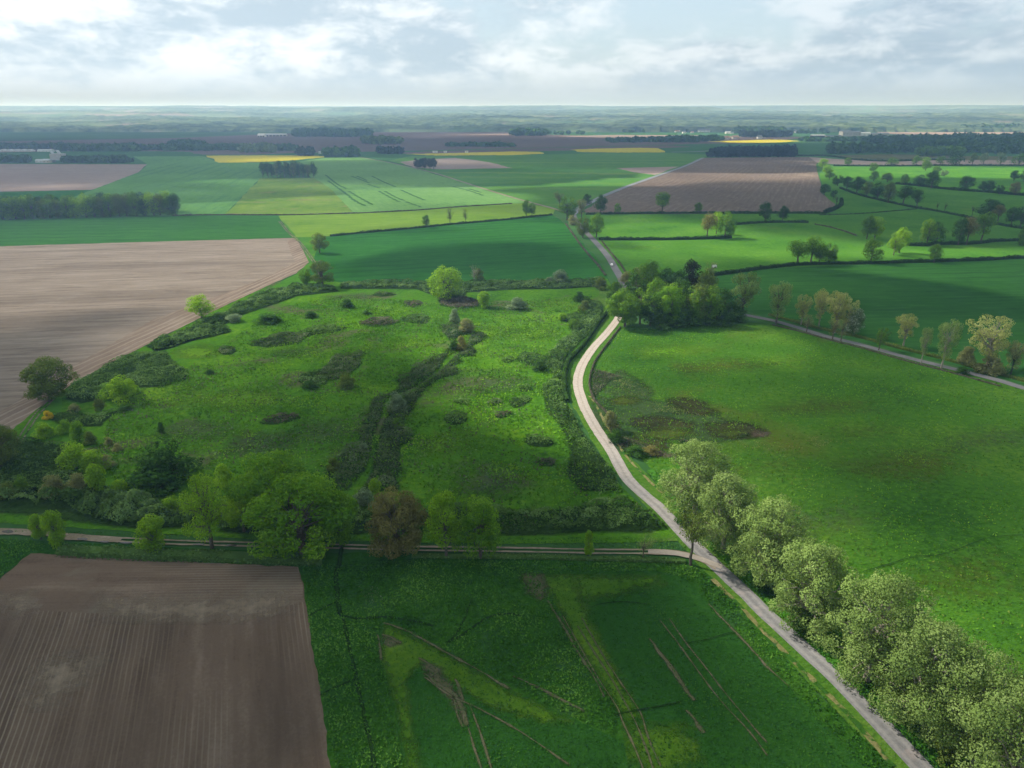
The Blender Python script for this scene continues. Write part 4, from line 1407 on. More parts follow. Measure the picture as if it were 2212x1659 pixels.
def tree(kind, leafm, x, by, ty, wpx, label, cat='tree', group=None, name=None, bark='bark', depth=1.0, variant=None, scale_w=None, rz=None, dx=0.0):
    """a tree whose foot is seen at (x, by), top at row ty, crown wpx wide"""
    i = _cnt.get(kind, 0)
    _cnt[kind] = i + 1
    vs = PROTO[kind]
    v = vs[(i if variant is None else variant) % len(vs)]
    p = D(x + dx, by)
    h = max(0.6, h_at(by, ty))
    wm = wpx * px_m((by + ty) / 2 if by > 560 else by) * (1.0)
    rot = random.uniform(0, 6.28) if rz is None else rz
    nm = name or {'tree': 'broadleaf_tree', 'shrub': 'shrub', 'bush': 'bush'}.get(cat, cat.replace(' ', '_'))
    e = empty(nm, (p.x, p.y, TREE_Z if by > 590 else 0.1), rot, (wm, wm * depth, h))
    tag(e, label, cat, group)
    for part, me, mt in (('trunk', v[0], bark), ('crown', v[1], leafm)):
        o = bpy.data.objects.new(part, me)
        if not me.materials:
            me.materials.append(MATS[mt])
        COL.objects.link(o)
        o.parent = e
        o.material_slots[0].link = 'OBJECT'
        o.material_slots[0].material = MATS[mt]
    return e

# ------------------------------------------------------------------ trees near the track
T = tree
GT = 'trees along the dirt track'
T('young', 'leaf_lime', 90, 1166, 1113, 44, 'smaller of two lime green bushy trees at the left end of the dirt track', 'tree', GT)
T('young', 'leaf_lime', 128, 1184, 1102, 52, 'taller of two lime green bushy trees at the left end of the dirt track', 'tree', GT)
T('young', 'leaf_lime', 334, 1190, 1120, 76, 'wide lime green bushy tree alone between track and ploughed field', 'tree', GT)
T('sparse_big', 'leaf_lime', 458, 1184, 1030, 135, 'thin crowned yellow green oak with bare dark trunk beside the track', 'tree', GT, depth=0.8)
T('shrub', 'leaf_lime', 374, 1108, 1077, 48, 'small bright green shrub on the bramble bank behind the track', 'shrub')
T('oak_big', 'leaf_fresh', 612, 1140, 984, 185, 'big yellow green oak at the back of the pair over the track', 'tree', GT)
T('oak_near', 'leaf_lime', 528, 1150, 1062, 92, 'low yellow green tree tucked left under the big oak pair', 'tree', GT)
T('oak_big', 'leaf_fresh', 655, 1206, 1042, 215, 'broad fresh green oak in front of the pair over the track', 'tree', GT)
T('oak_near', 'leaf_fresh', 735, 1180, 1068, 95, 'fresh green side oak leaning right from the big oak pair', 'tree', GT)
T('oak_big', 'leaf_brown', 858, 1202, 1064, 138, 'reddish brown oak with young leaves beside the track', 'tree', GT)
T('oak_near', 'leaf_lime', 965, 1206, 1070, 96, 'open fresh green oak right of the reddish brown oak', 'tree', GT)
T('oak_near', 'leaf_fresh', 1038, 1207, 1076, 104, 'fuller fresh green oak, right of two beside the track', 'tree', GT)
T('young', 'leaf_lime', 1272, 1205, 1149, 28, 'slim upright lime green sapling on the track verge', 'tree', GT)
T('thin', 'leaf_plane', 1389, 1206, 1158, 50, 'pale thin leaved sapling on the track verge near the junction', 'tree', GT)
T('umbrella', 'leaf_olive', 1492, 1222, 1106, 90, 'flat topped tree with bare trunk at the corner of track and road', 'tree', GT, rz=0.4)

GP = 'pale green trees lining the road at lower right'
pl = [
    (1500, 1112, 962, 165, 'pale green roadside tree at the upper left end of its row'),
    (1560, 1190, 1022, 150, 'second pale green roadside tree from the top of the row'),
    (1652, 1268, 1086, 178, 'third pale green roadside tree, over the bend of the verge'),
    (1745, 1362, 1178, 180, 'fourth pale green roadside tree, with a pale bare trunk showing'),
    (1872, 1470, 1254, 235, 'broadest pale green roadside tree, in the middle of the lower row'),
    (1985, 1575, 1345, 240, 'pale green roadside tree with a dark hollow under its crown'),
    (2100, 1670, 1428, 235, 'pale green roadside tree second from the lower right corner'),
    (2180, 1800, 1520, 260, 'pale green roadside tree cut by the lower right corner'),
]
for i, (x, by, ty, wd_, lb) in enumerate(pl):
    T('plane_big', 'leaf_plane', x, by, ty, wd_, lb, 'tree', GP, bark='bark_pale', dx=0)
T('plane_big', 'leaf_plane', 2330, 1860, 1600, 260, 'pale green roadside tree beyond the lower right corner', 'tree', GP, bark='bark_pale')

# ------------------------------------------------------------------ trees round the meadow
T('oak_near', 'leaf_olive', 4, 1008, 925, 92, 'dark yellow green tree cut by the left edge above the brambles', 'tree')
T('oak_big', 'leaf_olive', 108, 868, 779, 108, 'round olive brown oak between ploughed field and meadow', 'tree')
T('oak_mid', 'leaf_lime', 437, 690, 638, 64, 'bright yellow green tree on the edge of the big ploughed field', 'tree')
T('oak_mid', 'leaf_olive', 691, 547, 502, 43, 'lone dark olive tree on the corner of the dark green wheat', 'tree')
T('oak_mid', 'leaf_oak', 662, 618, 578, 32, 'small green tree left of the half bare oak', 'tree')
T('sparse_big', 'leaf_olive', 698, 621, 563, 62, 'half bare dark oak with spreading limbs at the wheat corner', 'tree')
T('round_full', 'leaf_lime', 966, 646, 577, 76, 'big round bright green tree at the top of the meadow', 'tree')
T('bare', 'leaf_brown', 1024, 613, 572, 36, 'grey dead tree standing against the dark green wheat', 'tree', bark='bark_pale')
T('shrub', 'leaf_olive', 1035, 606, 580, 22, 'small green crown leaning on the grey dead tree', 'tree')
T('shrub', 'leaf_lime', 1048, 665, 631, 33, 'bright lime round bush in the upper meadow', 'bush')
T('shrub', 'leaf_grey', 1208, 609, 584, 42, 'grey green bush at the right end of the bramble row', 'bush')
T('shrub', 'leaf_grey', 1187, 611, 600, 24, 'low grey bush left of the larger grey green bush', 'bush')

GH = 'trees on the hedge bank between the two wheat fields'
T('oak_mid', 'leaf_oak', 921, 491, 465, 23, 'leftmost tree on the bank between yellow green and dark wheat', 'tree', GH)
T('thin', 'leaf_olive', 972, 484, 446, 26, 'tall thin tree, middle of three on the field bank', 'tree', GH)
T('thin', 'leaf_olive', 1006, 482, 450, 20, 'thin small tree, right of three on the field bank', 'tree', GH)
T('oak_mid', 'leaf_oak', 1137, 469, 431, 24, 'left tree of a close pair at the right end of the field bank', 'tree', GH)
T('oak_mid', 'leaf_oak', 1149, 467, 437, 20, 'right tree of a close pair at the right end of the field bank', 'tree', GH)

GJ = 'trees round the road junction'
T('thin', 'leaf_tan', 1208, 447, 410, 34, 'pale half leafed tree at the back left of the junction', 'tree', GJ)
T('oak_mid', 'leaf_oak', 1225, 476, 421, 50, 'large bright green tree left of the road at the junction', 'tree', GJ)
T('loose', 'leaf_tan', 1256, 472, 430, 32, 'pale thin tree over the road at the junction', 'tree', GJ)
T('oak_mid', 'leaf_dark', 1268, 444, 420, 26, 'dark green tree behind the junction', 'tree', GJ)
T('oak_mid', 'leaf_dark', 1297, 463, 420, 33, 'dark round tree at the corner of the big brown field', 'tree', GJ)
T('oak_mid', 'leaf_oak', 1334, 463, 438, 18, 'small round green tree on the lower edge of the brown field', 'tree')
T('shrub', 'leaf_tan', 1236, 486, 464, 22, 'pale bush on the verge below the junction', 'bush', GJ)
T('oak_mid', 'leaf_olive', 1259, 514, 466, 38, 'olive green tree just left of the road', 'tree', GJ)
T('oak_mid', 'leaf_oak', 1288, 513, 463, 41, 'rounded green tree just right of the road', 'tree', GJ)
T('oak_flat', 'leaf_oak', 1430, 462, 416, 46, 'large spreading tree on the lower edge of the brown field', 'tree')
T('oak_mid', 'leaf_oak', 1508, 461, 437, 22, 'small tree right of the large one on the brown field edge', 'tree')
T('oak_flat', 'leaf_brown', 1527, 515, 462, 44, 'reddish brown tree at the right end of a pasture hedge', 'tree')
T('oak_mid', 'leaf_lime', 1547, 506, 456, 32, 'bright yellow green tree between brown and dark tree', 'tree')
T('oak_mid', 'leaf_oak', 1566, 514, 453, 46, 'dark green tree right of the reddish brown one', 'tree')
T('oak_mid', 'leaf_dark', 1652, 479, 438, 37, 'dark round tree, larger of two below the brown field', 'tree')
T('oak_mid', 'leaf_dark', 1690, 479, 444, 28, 'dark round tree, smaller of two below the brown field', 'tree')

GC = 'group of oaks on the pasture hedge'
T('oak_flat', 'leaf_oak', 1722, 572, 523, 58, 'leftmost oak of the four on the pasture hedge, leaning left', 'tree', GC)
T('oak_flat', 'leaf_oak', 1750, 572, 513, 52, 'tallest oak of the four on the pasture hedge', 'tree', GC)
T('oak_mid', 'leaf_oak', 1769, 571, 524, 32, 'third oak of the four on the pasture hedge', 'tree', GC)
T('oak_mid', 'leaf_oak', 1789, 571, 523, 38, 'rightmost oak of the four on the pasture hedge', 'tree', GC)
T('oak_mid', 'leaf_oak', 1881, 569, 517, 48, 'full round oak alone on the pasture hedge', 'tree')
T('oak_mid', 'leaf_oak', 1872, 517, 465, 36, 'left oak of a tall close pair in mid pasture', 'tree')
T('oak_mid', 'leaf_lime', 1889, 516, 467, 38, 'right oak of a tall close pair in mid pasture', 'tree')
T('oak_mid', 'leaf_lime', 1930, 552, 500, 36, 'bright lime oak, front of a pair casting shadow on grass', 'tree')
T('oak_mid', 'leaf_lime', 1942, 547, 494, 42, 'bright lime oak, back of a pair casting shadow on grass', 'tree')
T('oak_mid', 'leaf_oak', 2017, 568, 527, 32, 'small oak right of the others on the pasture hedge', 'tree')
GR = 'oaks along the upper pasture edge on the right'
T('oak_mid', 'leaf_oak', 2001, 531, 472, 42, 'left oak of the dense pair at the end of the upper bank', 'tree', GR)
T('oak_mid', 'leaf_dark', 2018, 529, 476, 50, 'right and darker oak of the dense pair on the upper bank', 'tree', GR)
T('oak_mid', 'leaf_dark', 2069, 530, 472, 38, 'dark oak left of the brown one on the upper bank', 'tree', GR)
T('oak_flat', 'leaf_brown', 2087, 529, 469, 42, 'brown leafed oak between two green oaks on the upper bank', 'tree', GR)
T('oak_flat', 'leaf_oak', 2118, 526, 463, 56, 'spreading oak right of the brown one on the upper bank', 'tree', GR)
T('shrub', 'leaf_oak', 2209, 531, 493, 26, 'green tree cut by the right edge on the upper bank', 'tree', GR)
GB = 'dark trees at the back of the shaded pasture'
T('oak_mid', 'leaf_dark', 2134, 474, 430, 60, 'wide dark tree in the shaded pasture by the right edge', 'tree', GB)
T('oak_flat', 'leaf_brown', 2155, 479, 444, 32, 'dull brown tree right of the wide dark tree', 'tree', GB)
T('oak_mid', 'leaf_dark', 2184, 486, 446, 30, 'dark slim tree second from the right edge of the shaded pasture', 'tree', GB)
T('oak_mid', 'leaf_dark', 2204, 490, 444, 40, 'dark tree at the right edge of the shaded pasture', 'tree', GB)
T('bare', 'leaf_brown', 2023, 456, 437, 13, 'bare ivy trunk, left of two stubs on the diagonal bank', 'tree', bark='bark_ivy')
T('bare', 'leaf_brown', 2040, 458, 436, 15, 'bare ivy trunk, right of two stubs on the diagonal bank', 'tree', bark='bark_ivy')
T('bare', 'leaf_brown', 2099, 468, 443, 15, 'bare ivy trunk beside the wide dark tree', 'tree', bark='bark_ivy')

GD = 'trees in the diagonal hedge row right of the brown field'
dg = [(1776, 364, 343, 26, 'leaf_lime', 'oak_mid', 'top tree of the diagonal hedge row, bright lime'),
      (1785, 378, 356, 24, 'leaf_lime', 'oak_mid', 'second tree of the diagonal hedge row, lime green'),
      (1791, 388, 366, 24, 'leaf_oak', 'oak_mid', 'third tree of the diagonal hedge row, mid green'),
      (1809, 402, 377, 30, 'leaf_dark', 'oak_mid', 'fourth tree of the diagonal hedge row, where it turns dark'),
      (1829, 409, 382, 28, 'leaf_dark', 'oak_mid', 'fifth tree of the diagonal hedge row'),
      (1850, 418, 381, 36, 'leaf_dark', 'oak_mid', 'large dark sixth tree of the diagonal hedge row'),
      (1872, 425, 391, 32, 'leaf_olive', 'oak_mid', 'olive seventh tree of the diagonal hedge row'),
      (1895, 431, 391, 34, 'leaf_dark', 'oak_mid', 'eighth tree of the diagonal hedge row'),
      (1918, 438, 395, 36, 'leaf_olive', 'oak_mid', 'ninth tree of the diagonal hedge row, with clear trunk'),
      (1950, 443, 401, 44, 'leaf_dark', 'oak_flat', 'flat topped dark tree near the lower end of the diagonal row'),
      (1979, 450, 412, 33, 'leaf_dark', 'oak_flat', 'last and lowest tree of the diagonal hedge row')]
for x, by, ty, wd_, lm, kd, lb in dg:
    T(kd, lm, x, by, ty, wd_, lb, 'tree', GD)
T('oak_mid', 'leaf_dark', 1780, 422, 397, 27, 'dark tree in the brown field corner left of the diagonal row', 'tree')
T('oak_far', 'leaf_dark', 1800, 431, 408, 16, 'small dark tree beside the brown field corner', 'tree')
T('bare', 'leaf_brown', 1806, 446, 418, 20, 'brownish bare tree at the tip of the brown field', 'tree', bark='bark_ivy')

GU = 'scattered trees in the upper right pastures'
up = [(1831, 358, 340, 19, 'leaf_oak', 'small tree on the far soil strip, left of the others'),
      (1886, 372, 350, 22, 'leaf_oak', 'upper tree of a stacked pair in the bright green field'),
      (1887, 391, 370, 24, 'leaf_oak', 'lower tree of a stacked pair in the bright green field'),
      (1916, 394, 373, 29, 'leaf_olive', 'olive tree right of the stacked pair'),
      (1953, 400, 375, 21, 'leaf_oak', 'small upright tree midway along the field bank'),
      (1984, 403, 375, 30, 'leaf_dark', 'left dark tree beside the dense big one on the field bank'),
      (2011, 407, 370, 40, 'leaf_dark', 'largest dense dark tree on the bank of the bright green field'),
      (1999, 369, 347, 24, 'leaf_oak', 'light green tree standing in the bright field'),
      (2023, 374, 358, 21, 'leaf_oak', 'low tree right of the light green one in the bright field'),
      (2039, 382, 366, 19, 'leaf_grey', 'greyish thin tree below the others in the bright field'),
      (2084, 412, 381, 42, 'leaf_dark', 'round dark tree alone on the bank, right of the densest'),
      (2121, 414, 391, 22, 'leaf_dark', 'first of three small dark trees on the bank'),
      (2135, 415, 389, 26, 'leaf_dark', 'second of three small dark trees on the bank'),
      (2158, 420, 398, 21, 'leaf_dark', 'third of three small dark trees on the bank'),
      (2191, 422, 394, 30, 'leaf_brown', 'brownish tree near the right edge of the bank'),
      (2190, 391, 368, 25, 'leaf_dark', 'left tree of a pair at the right edge of the bright field'),
      (2210, 393, 367, 22, 'leaf_oak', 'right tree of a pair at the right edge of the bright field')]
for x, by, ty, wd_, lm, lb in up:
    T('oak_mid', lm, x, by, ty, wd_, lb, 'tree', GU)
GX = 'trees along the far side of the bright green field'
fr = [(1925, 359, 340, 31, 'leaf_oak', 'broad low tree at the left of the far field edge'),
      (1978, 359, 336, 23, 'leaf_oak', 'second tree along the far field edge'),
      (1998, 357, 337, 23, 'leaf_lime', 'yellowish third tree along the far field edge'),
      (2031, 357, 335, 22, 'leaf_oak', 'fourth tree along the far field edge'),
      (2064, 358, 333, 48, 'leaf_dark', 'widest and darkest tree along the far field edge'),
      (2100, 357, 331, 24, 'leaf_olive', 'sixth tree along the far field edge, olive'),
      (2124, 357, 328, 22, 'leaf_grey', 'greyish tree right of the olive one on the far field edge'),
      (2160, 358, 326, 24, 'leaf_grey', 'thin tall grey tree against the pale soil'),
      (2200, 358, 331, 38, 'leaf_oak', 'round light tree at the right edge of the far field edge')]
for x, by, ty, wd_, lm, lb in fr:
    T('oak_far', lm, x, by, ty, wd_, lb, 'tree', GX)

# ------------------------------------------------------------------ little wood at the bend
GW = 'trees of the little wood at the road bend'
wd_list = [
    ('oak_big', 'leaf_oak', 1350, 706, 628, 84, 'front left oak of the little wood, over the lane end'),
    ('oak_mid', 'leaf_dark', 1372, 668, 585, 62, 'dark oak behind the front left oak of the little wood'),
    ('oak_mid', 'leaf_oak', 1402, 640, 567, 62, 'tall oak at the back left of the little wood'),
    ('oak_mid', 'leaf_dark', 1436, 655, 580, 60, 'dark oak at the back middle of the little wood'),
    ('oak_mid', 'leaf_dark', 1404, 704, 634, 62, 'dark shaded oak second from left in the wood front'),
    ('oak_big', 'leaf_fresh', 1447, 702, 612, 70, 'bright yellow green oak in the middle of the little wood'),
    ('oak_mid', 'leaf_oak', 1490, 700, 618, 66, 'green oak right of the bright one in the wood front'),
    ('pine', 'leaf_pine_rust', 1492, 655, 564, 52, 'dark rusty pine rising at the back of the little wood'),
    ('oak_mid', 'leaf_olive', 1520, 668, 590, 54, 'olive oak right of the pine'),
    ('oak_mid', 'leaf_oak', 1532, 700, 618, 60, 'green oak towards the right of the wood front'),
    ('oak_mid', 'leaf_dark', 1560, 690, 622, 50, 'dark oak at the right of the little wood'),
    ('loose', 'leaf_plane', 1602, 692, 588, 78, 'tall pale thin leaved tree at the right end of the little wood'),
    ('oak_mid', 'leaf_oak', 1382, 700, 622, 66, 'leafy oak between the front left oak and the dark one'),
    ('oak_mid', 'leaf_oak', 1418, 690, 606, 64, 'oak filling the middle of the wood behind the dark one'),
    ('oak_mid', 'leaf_dark', 1468, 690, 604, 62, 'dark oak right behind the bright yellow green one'),
    ('oak_mid', 'leaf_olive', 1508, 698, 612, 60, 'olive oak in the wood front under the pine'),
    ('oak_mid', 'leaf_oak', 1380, 650, 574, 60, 'high crowned oak above the road entry'),
    ('oak_mid', 'leaf_dark', 1462, 660, 588, 56, 'dark oak left of the pine'),
    ('shrub', 'leaf_dark', 1425, 706, 672, 70, 'dark undergrowth bush at the left foot of the little wood'),
    ('shrub', 'leaf_dark', 1480, 703, 668, 80, 'dark undergrowth bush in the middle foot of the little wood'),
    ('shrub', 'leaf_dark', 1545, 699, 664, 80, 'dark undergrowth bush at the right foot of the little wood'),
    ('shrub', 'leaf_dark', 1592, 694, 664, 50, 'dark undergrowth bush under the pale tree'),
    ('shrub', 'leaf_tan', 1352, 612, 588, 34, 'pale twiggy bush where the road enters the wood'),
    ('shrub', 'leaf_tan', 1376, 612, 580, 30, 'pale twiggy bush at the back left of the wood'),
    ('shrub', 'leaf_oak', 1330, 640, 608, 40, 'green bush beside the road left of the wood'),
    ('shrub', 'leaf_dark', 1322, 668, 632, 36, 'dark green bush left of the lane end'),
    ('shrub', 'leaf_olive', 1296, 626, 600, 34, 'olive bush on the verge left of the wood'),
    ('thin', 'leaf_tan', 1532, 612, 566, 34, 'faint half leafed tree behind the pine'),
]
for k, lm, x, by, ty, wp, lb in wd_list:
    T(k, lm, x, by, ty, wp, lb, 'bush' if k == 'shrub' else 'tree', GW)

GQ = 'pale trees lining the right hand road'
rt = [
    ('loose', 'leaf_plane', 1676, 701, 610, 62, 'first pale tree right of the wood, on the near verge', 'bark'),
    ('loose', 'leaf_straw', 1730, 702, 636, 42, 'straw coloured tree left of the tallest three', 'bark_pale'),
    ('loose', 'leaf_straw', 1768, 706, 626, 48, 'straw coloured tree left in the tallest three', 'bark_pale'),
    ('loose', 'leaf_straw', 1803, 720, 630, 60, 'straw coloured tree in the middle of the tallest three', 'bark_pale'),
    ('loose', 'leaf_straw', 1828, 722, 646, 46, 'straw coloured tree right in the tallest three', 'bark_pale'),
    ('thin', 'leaf_tan', 1742, 718, 678, 40, 'thin brownish bush on the near verge under the straw trees', 'bark'),
    ('thin', 'leaf_tan', 1798, 734, 682, 40, 'thin brownish tree on the near verge of the right hand road', 'bark'),
    ('thin', 'leaf_tan', 1816, 738, 690, 34, 'thin twiggy tree beside the white flowering one', 'bark'),
    ('round_full', 'flower_white', 1844, 726, 668, 38, 'dark round chestnut with white blossom by the right hand road', 'bark'),
    ('loose', 'leaf_oak', 1897, 758, 709, 38, 'small green tree on the near verge right of the chestnut', 'bark'),
    ('loose', 'leaf_straw', 1951, 748, 680, 56, 'forked straw coloured tree beyond the road', 'bark_pale'),
    ('loose', 'leaf_plane', 1989, 786, 707, 30, 'slim pale tree on the near verge', 'bark_pale'),
    ('loose', 'leaf_plane', 2033, 796, 692, 56, 'pale leaning tree on the near verge', 'bark_pale'),
    ('shrub', 'leaf_tan', 2084, 788, 750, 44, 'rounded pale bush beyond the road', 'bark'),
    ('loose', 'leaf_straw', 2134, 798, 684, 104, 'broadest straw coloured tree near the right edge', 'bark_pale'),
    ('shrub', 'leaf_tan', 2134, 806, 770, 60, 'brownish scrub under the broadest straw tree', 'bark'),
    ('loose', 'leaf_tan', 2182, 812, 738, 54, 'ivy clad thin tree near the right edge', 'bark_ivy'),
    ('loose', 'leaf_plane', 2216, 800, 724, 46, 'pale tree cut by the right edge above the road', 'bark_pale'),
    ('shrub', 'leaf_dark', 2078, 810, 796, 30, 'small dark bush on the near verge of the right hand road', 'bark'),
]
for k, lm, x, by, ty, wp, lb, bk in rt:
    T(k, lm, x, by, ty, wp, lb, 'bush' if k == 'shrub' else 'tree', GQ, bark=bk)

# ------------------------------------------------------------------ bushes
BS = [
    (262, 868, 816, 66, 'leaf_lime', 'yellow green shrub clump below the thicket on the left slope'),
    (236, 862, 830, 44, 'leaf_fresh', 'green shrub left of the yellow green clump'),
    (284, 852, 818, 36, 'leaf_lime', 'lighter shrub right of the yellow green clump'),
    (219, 888, 864, 28, 'leaf_olive', 'small olive shrub below the yellow green clump'),
    (161, 894, 874, 28, 'leaf_tan', 'dull brown shrub near the yellow flowering one'),
    (98, 946, 915, 44, 'leaf_lime', 'rounded lime bush at the left by the grass track'),
    (141, 936, 908, 34, 'leaf_fresh', 'green bush right of the rounded lime bush'),
    (173, 954, 914, 40, 'leaf_fresh', 'mid green bush left of a yellowish one'),
    (197, 962, 933, 30, 'leaf_olive', 'yellowish bush right of the mid green one'),
    (236, 962, 946, 18, 'leaf_tan', 'tiny brown shrub alone in the meadow edge'),
    (254, 975, 960, 22, 'leaf_tan', 'tiny pinkish brown shrub above the big dark bush'),
    (350, 940, 914, 17, 'leaf_dark', 'small dark upright shrub alone in the meadow'),
    (166, 1012, 960, 70, 'leaf_lime', 'broad yellow green bush in the lower left thicket'),
    (206, 1018, 976, 60, 'leaf_lime', 'yellow green bush right of the broadest one'),
    (232, 1010, 984, 34, 'leaf_tan', 'brownish bush above the big dark bush'),
    (216, 1064, 1006, 50, 'leaf_lime', 'upright lime bush behind the long hedge bank'),
    (487, 1052, 1004, 48, 'leaf_lime', 'soft lime bush left of the big oaks'),
    (117, 1072, 1030, 50, 'leaf_tan', 'brown orange bush behind the hedge bank'),
    (170, 1062, 1024, 46, 'leaf_tan', 'thin greyish bush between brown and lime bush'),
    (266, 1072, 1040, 44, 'leaf_lime', 'low lime bush right of the upright one'),
    (50, 1062, 1030, 34, 'leaf_oak', 'dark green bush near the left edge'),
    (20, 1075, 1045, 40, 'leaf_olive', 'olive bush at the left edge above the track'),
    (720, 1016, 991, 30, 'leaf_olive', 'yellowish bush right of the big oak crown'),
    (813, 1072, 1036, 32, 'leaf_lime', 'lime bush in the ditch bottom'),
    (786, 1094, 1060, 56, 'leaf_grey', 'rounded grey willow bush behind the brown oak'),
    (858, 886, 850, 46, 'leaf_grey', 'rounded bright grey green willow on the ditch'),
    (860, 925, 904, 24, 'leaf_oak', 'small green bush below the willow on the ditch'),
    (784, 976, 960, 24, 'leaf_grey', 'small grey green bush on the lower ditch bank'),
    (1009, 718, 689, 40, 'leaf_tan', 'rounded straw brown bush at the top of the ditch'),
    (982, 698, 668, 28, 'leaf_grey', 'pale grey bush left of the straw brown one'),
    (996, 757, 726, 26, 'leaf_brown', 'brown upright bush on the ditch'),
    (979, 758, 740, 24, 'leaf_dark', 'dark bush left of the brown upright one'),
    (1117, 668, 643, 46, 'leaf_grey', 'rounded grey green bush in the upper meadow'),
    (750, 837, 808, 46, 'leaf_olive', 'rounded olive brown bush in mid meadow'),
    (670, 840, 824, 38, 'leaf_dark', 'low dark bush left of the olive one in mid meadow'),
    (749, 664, 648, 31, 'leaf_dark', 'dark dome bush in the upper left meadow'),
    (669, 686, 673, 32, 'leaf_dark', 'flat dark bush left of the dark dome'),
    (579, 697, 679, 58, 'leaf_dark', 'wide dark bush at the upper left meadow edge'),
    (793, 680, 671, 20, 'leaf_dark', 'tiny dark bush right of the dark dome'),
    (510, 695, 680, 42, 'leaf_grey', 'rounded grey green bush in the bank near the lime tree'),
    (453, 808, 800, 24, 'leaf_dark', 'small dark box shaped bush in the left meadow'),
    (270, 888, 878, 36, 'leaf_dark', 'dark bush at the foot of the left slope'),
    (1166, 801, 777, 34, 'leaf_dark', 'dark bush left of the hedge by the lane'),
    (1213, 694, 678, 24, 'leaf_lime', 'small yellow green bush beside the lane brambles'),
    (1240, 710, 690, 30, 'leaf_oak', 'green bush beside the lane brambles'),
    (1262, 672, 650, 30, 'leaf_olive', 'olive shrub below the wood edge'),
    (1250, 652, 630, 26, 'leaf_dark', 'dark shrub above the lane brambles'),
    (1318, 930, 890, 36, 'leaf_tan', 'brown twiggy shrub on the wet corner by the road'),
    (1332, 958, 930, 40, 'leaf_dark', 'dark shrub on the wet corner by the road'),
    (1375, 985, 966, 48, 'leaf_dark', 'low dark bramble bush under the wet corner'),
    (1404, 980, 965, 40, 'leaf_brown', 'low brown bush right of the dark bramble bush'),
    (1470, 1140, 1100, 34, 'leaf_dark', 'dark scrub at the foot of the first pale roadside tree'),
    (1915, 1480, 1425, 80, 'leaf_dark', 'dark scrub under the broadest pale roadside tree'),
    (1740, 1370, 1325, 60, 'leaf_dark', 'dark scrub beside the pale trunk near the road'),
    (1962, 1560, 1500, 80, 'leaf_dark', 'dark scrub between road and pale trees at lower right'),
    (2050, 1650, 1580, 80, 'leaf_olive', 'dark olive scrub beside the road at lower right'),
    (1650, 1280, 1238, 56, 'leaf_dark', 'dark scrub under the third pale roadside tree'),
]
for x, by, ty, wp, lm, lb in BS:
    T('shrub', lm, x, by, ty, wp, lb, 'bush', 'bushes scattered round the meadow' if x < 1420 else 'scrub under the pale roadside trees')
T('shrub', 'leaf_dark', 360, 1046, 966, 148, 'biggest dark green bush, wide dome in the lower left meadow', 'bush', name='bush')
T('shrub', 'flower_yellow', 104, 906, 889, 22, 'small bright yellow flowering broom bush on the left', 'bush')

# ------------------------------------------------------------------ woods far and near
def wood_row(kind, mats, x0, x1, by0, by1, ty0, ty1, w, n, label, group, rows=2, drow=6):
    for r_ in range(rows):
        for i in range(n):
            f = (i + random.uniform(-.3, .3)) / max(1, n - 1)
            x = x0 + (x1 - x0) * f
            by = by0 + (by1 - by0) * f - r_ * drow
            ty = ty0 + (ty1 - ty0) * f + random.uniform(-0.14, 0.16) * (by0 - ty0) - (r_ * drow * 0.3)
            T(kind, random.choice(mats), x, by, ty, w * random.uniform(.8, 1.3), label, 'tree', group)


wood_row('copse', ['leaf_oak', 'leaf_lime', 'leaf_oak', 'leaf_olive', 'leaf_dark'], 4, 382, 474, 464, 425, 417, 40, 22,
         'tall mixed green tree standing in the long wood at the left edge', 'trees of the long wood at the left edge', rows=2, drow=7)
wood_row('oak_far', ['leaf_dark', 'leaf_dark', 'leaf_olive'], 568, 676, 384, 384, 352, 351, 17, 12,
         'dark tree standing in the small wood in mid distance', 'trees of the small wood beyond the yellow green field', rows=2, drow=5)
wood_row('pine', ['leaf_pine_rust', 'leaf_pine'], 901, 938, 367, 367, 342, 343, 14, 5,
         'dark pine of the small clump beside the pale farm track', 'pines of the small clump', rows=2, drow=3)


def wood_mass(name, label, lm, areas, hgt, wid, per_px, seed, nq=70, group=None):
    """a far wood that reads as one mass: many small crowns joined"""
    rng = np.random.default_rng(seed)
    Qs, Ts = [], []
    for pts, n in areas:
        wp = [D(x, y) for x, y in pts]
        poly = [(q.x, q.y) for q in wp]
        xs = [q[0] for q in poly]
        ys = [q[1] for q in poly]
        got = 0
        while got < n:
            x = rng.uniform(min(xs), max(xs), 4 * n)
            y = rng.uniform(min(ys), max(ys), 4 * n)
            k = inside(x, y, poly)
            x, y = x[k], y[k]
            for a, b in zip(x, y):
                if got >= n:
                    break
                got += 1
                h = hgt * rng.uniform(0.7, 1.2)
                wr = wid * rng.uniform(0.7, 1.25) * 0.5
                m = nq
                d = rng.normal(size=(m, 3))
                d /= np.linalg.norm(d, axis=1, keepdims=True)
                rr = rng.uniform(0.55, 1, m)
                P = np.stack([a + d[:, 0] * wr * rr, b + d[:, 1] * wr * rr, h * 0.54 + d[:, 2] * h * 0.5 * rr], -1)
                N = d * 0.7 + rng.normal(size=(m, 3)) * 0.5
                Qs.append(leaf_quads(P, N, rng.uniform(0.6, 1.3, m) * wid * 0.36, rng))
                Ts.append(np.clip(rng.uniform(0.25, 0.75) + rng.normal(size=m) * 0.12, 0, 1))
    me = quads_mesh(name, np.concatenate(Qs), np.concatenate(Ts))
    return tag(add(name, me, [MATS[lm]]), label, 'wood', group, 'stuff')


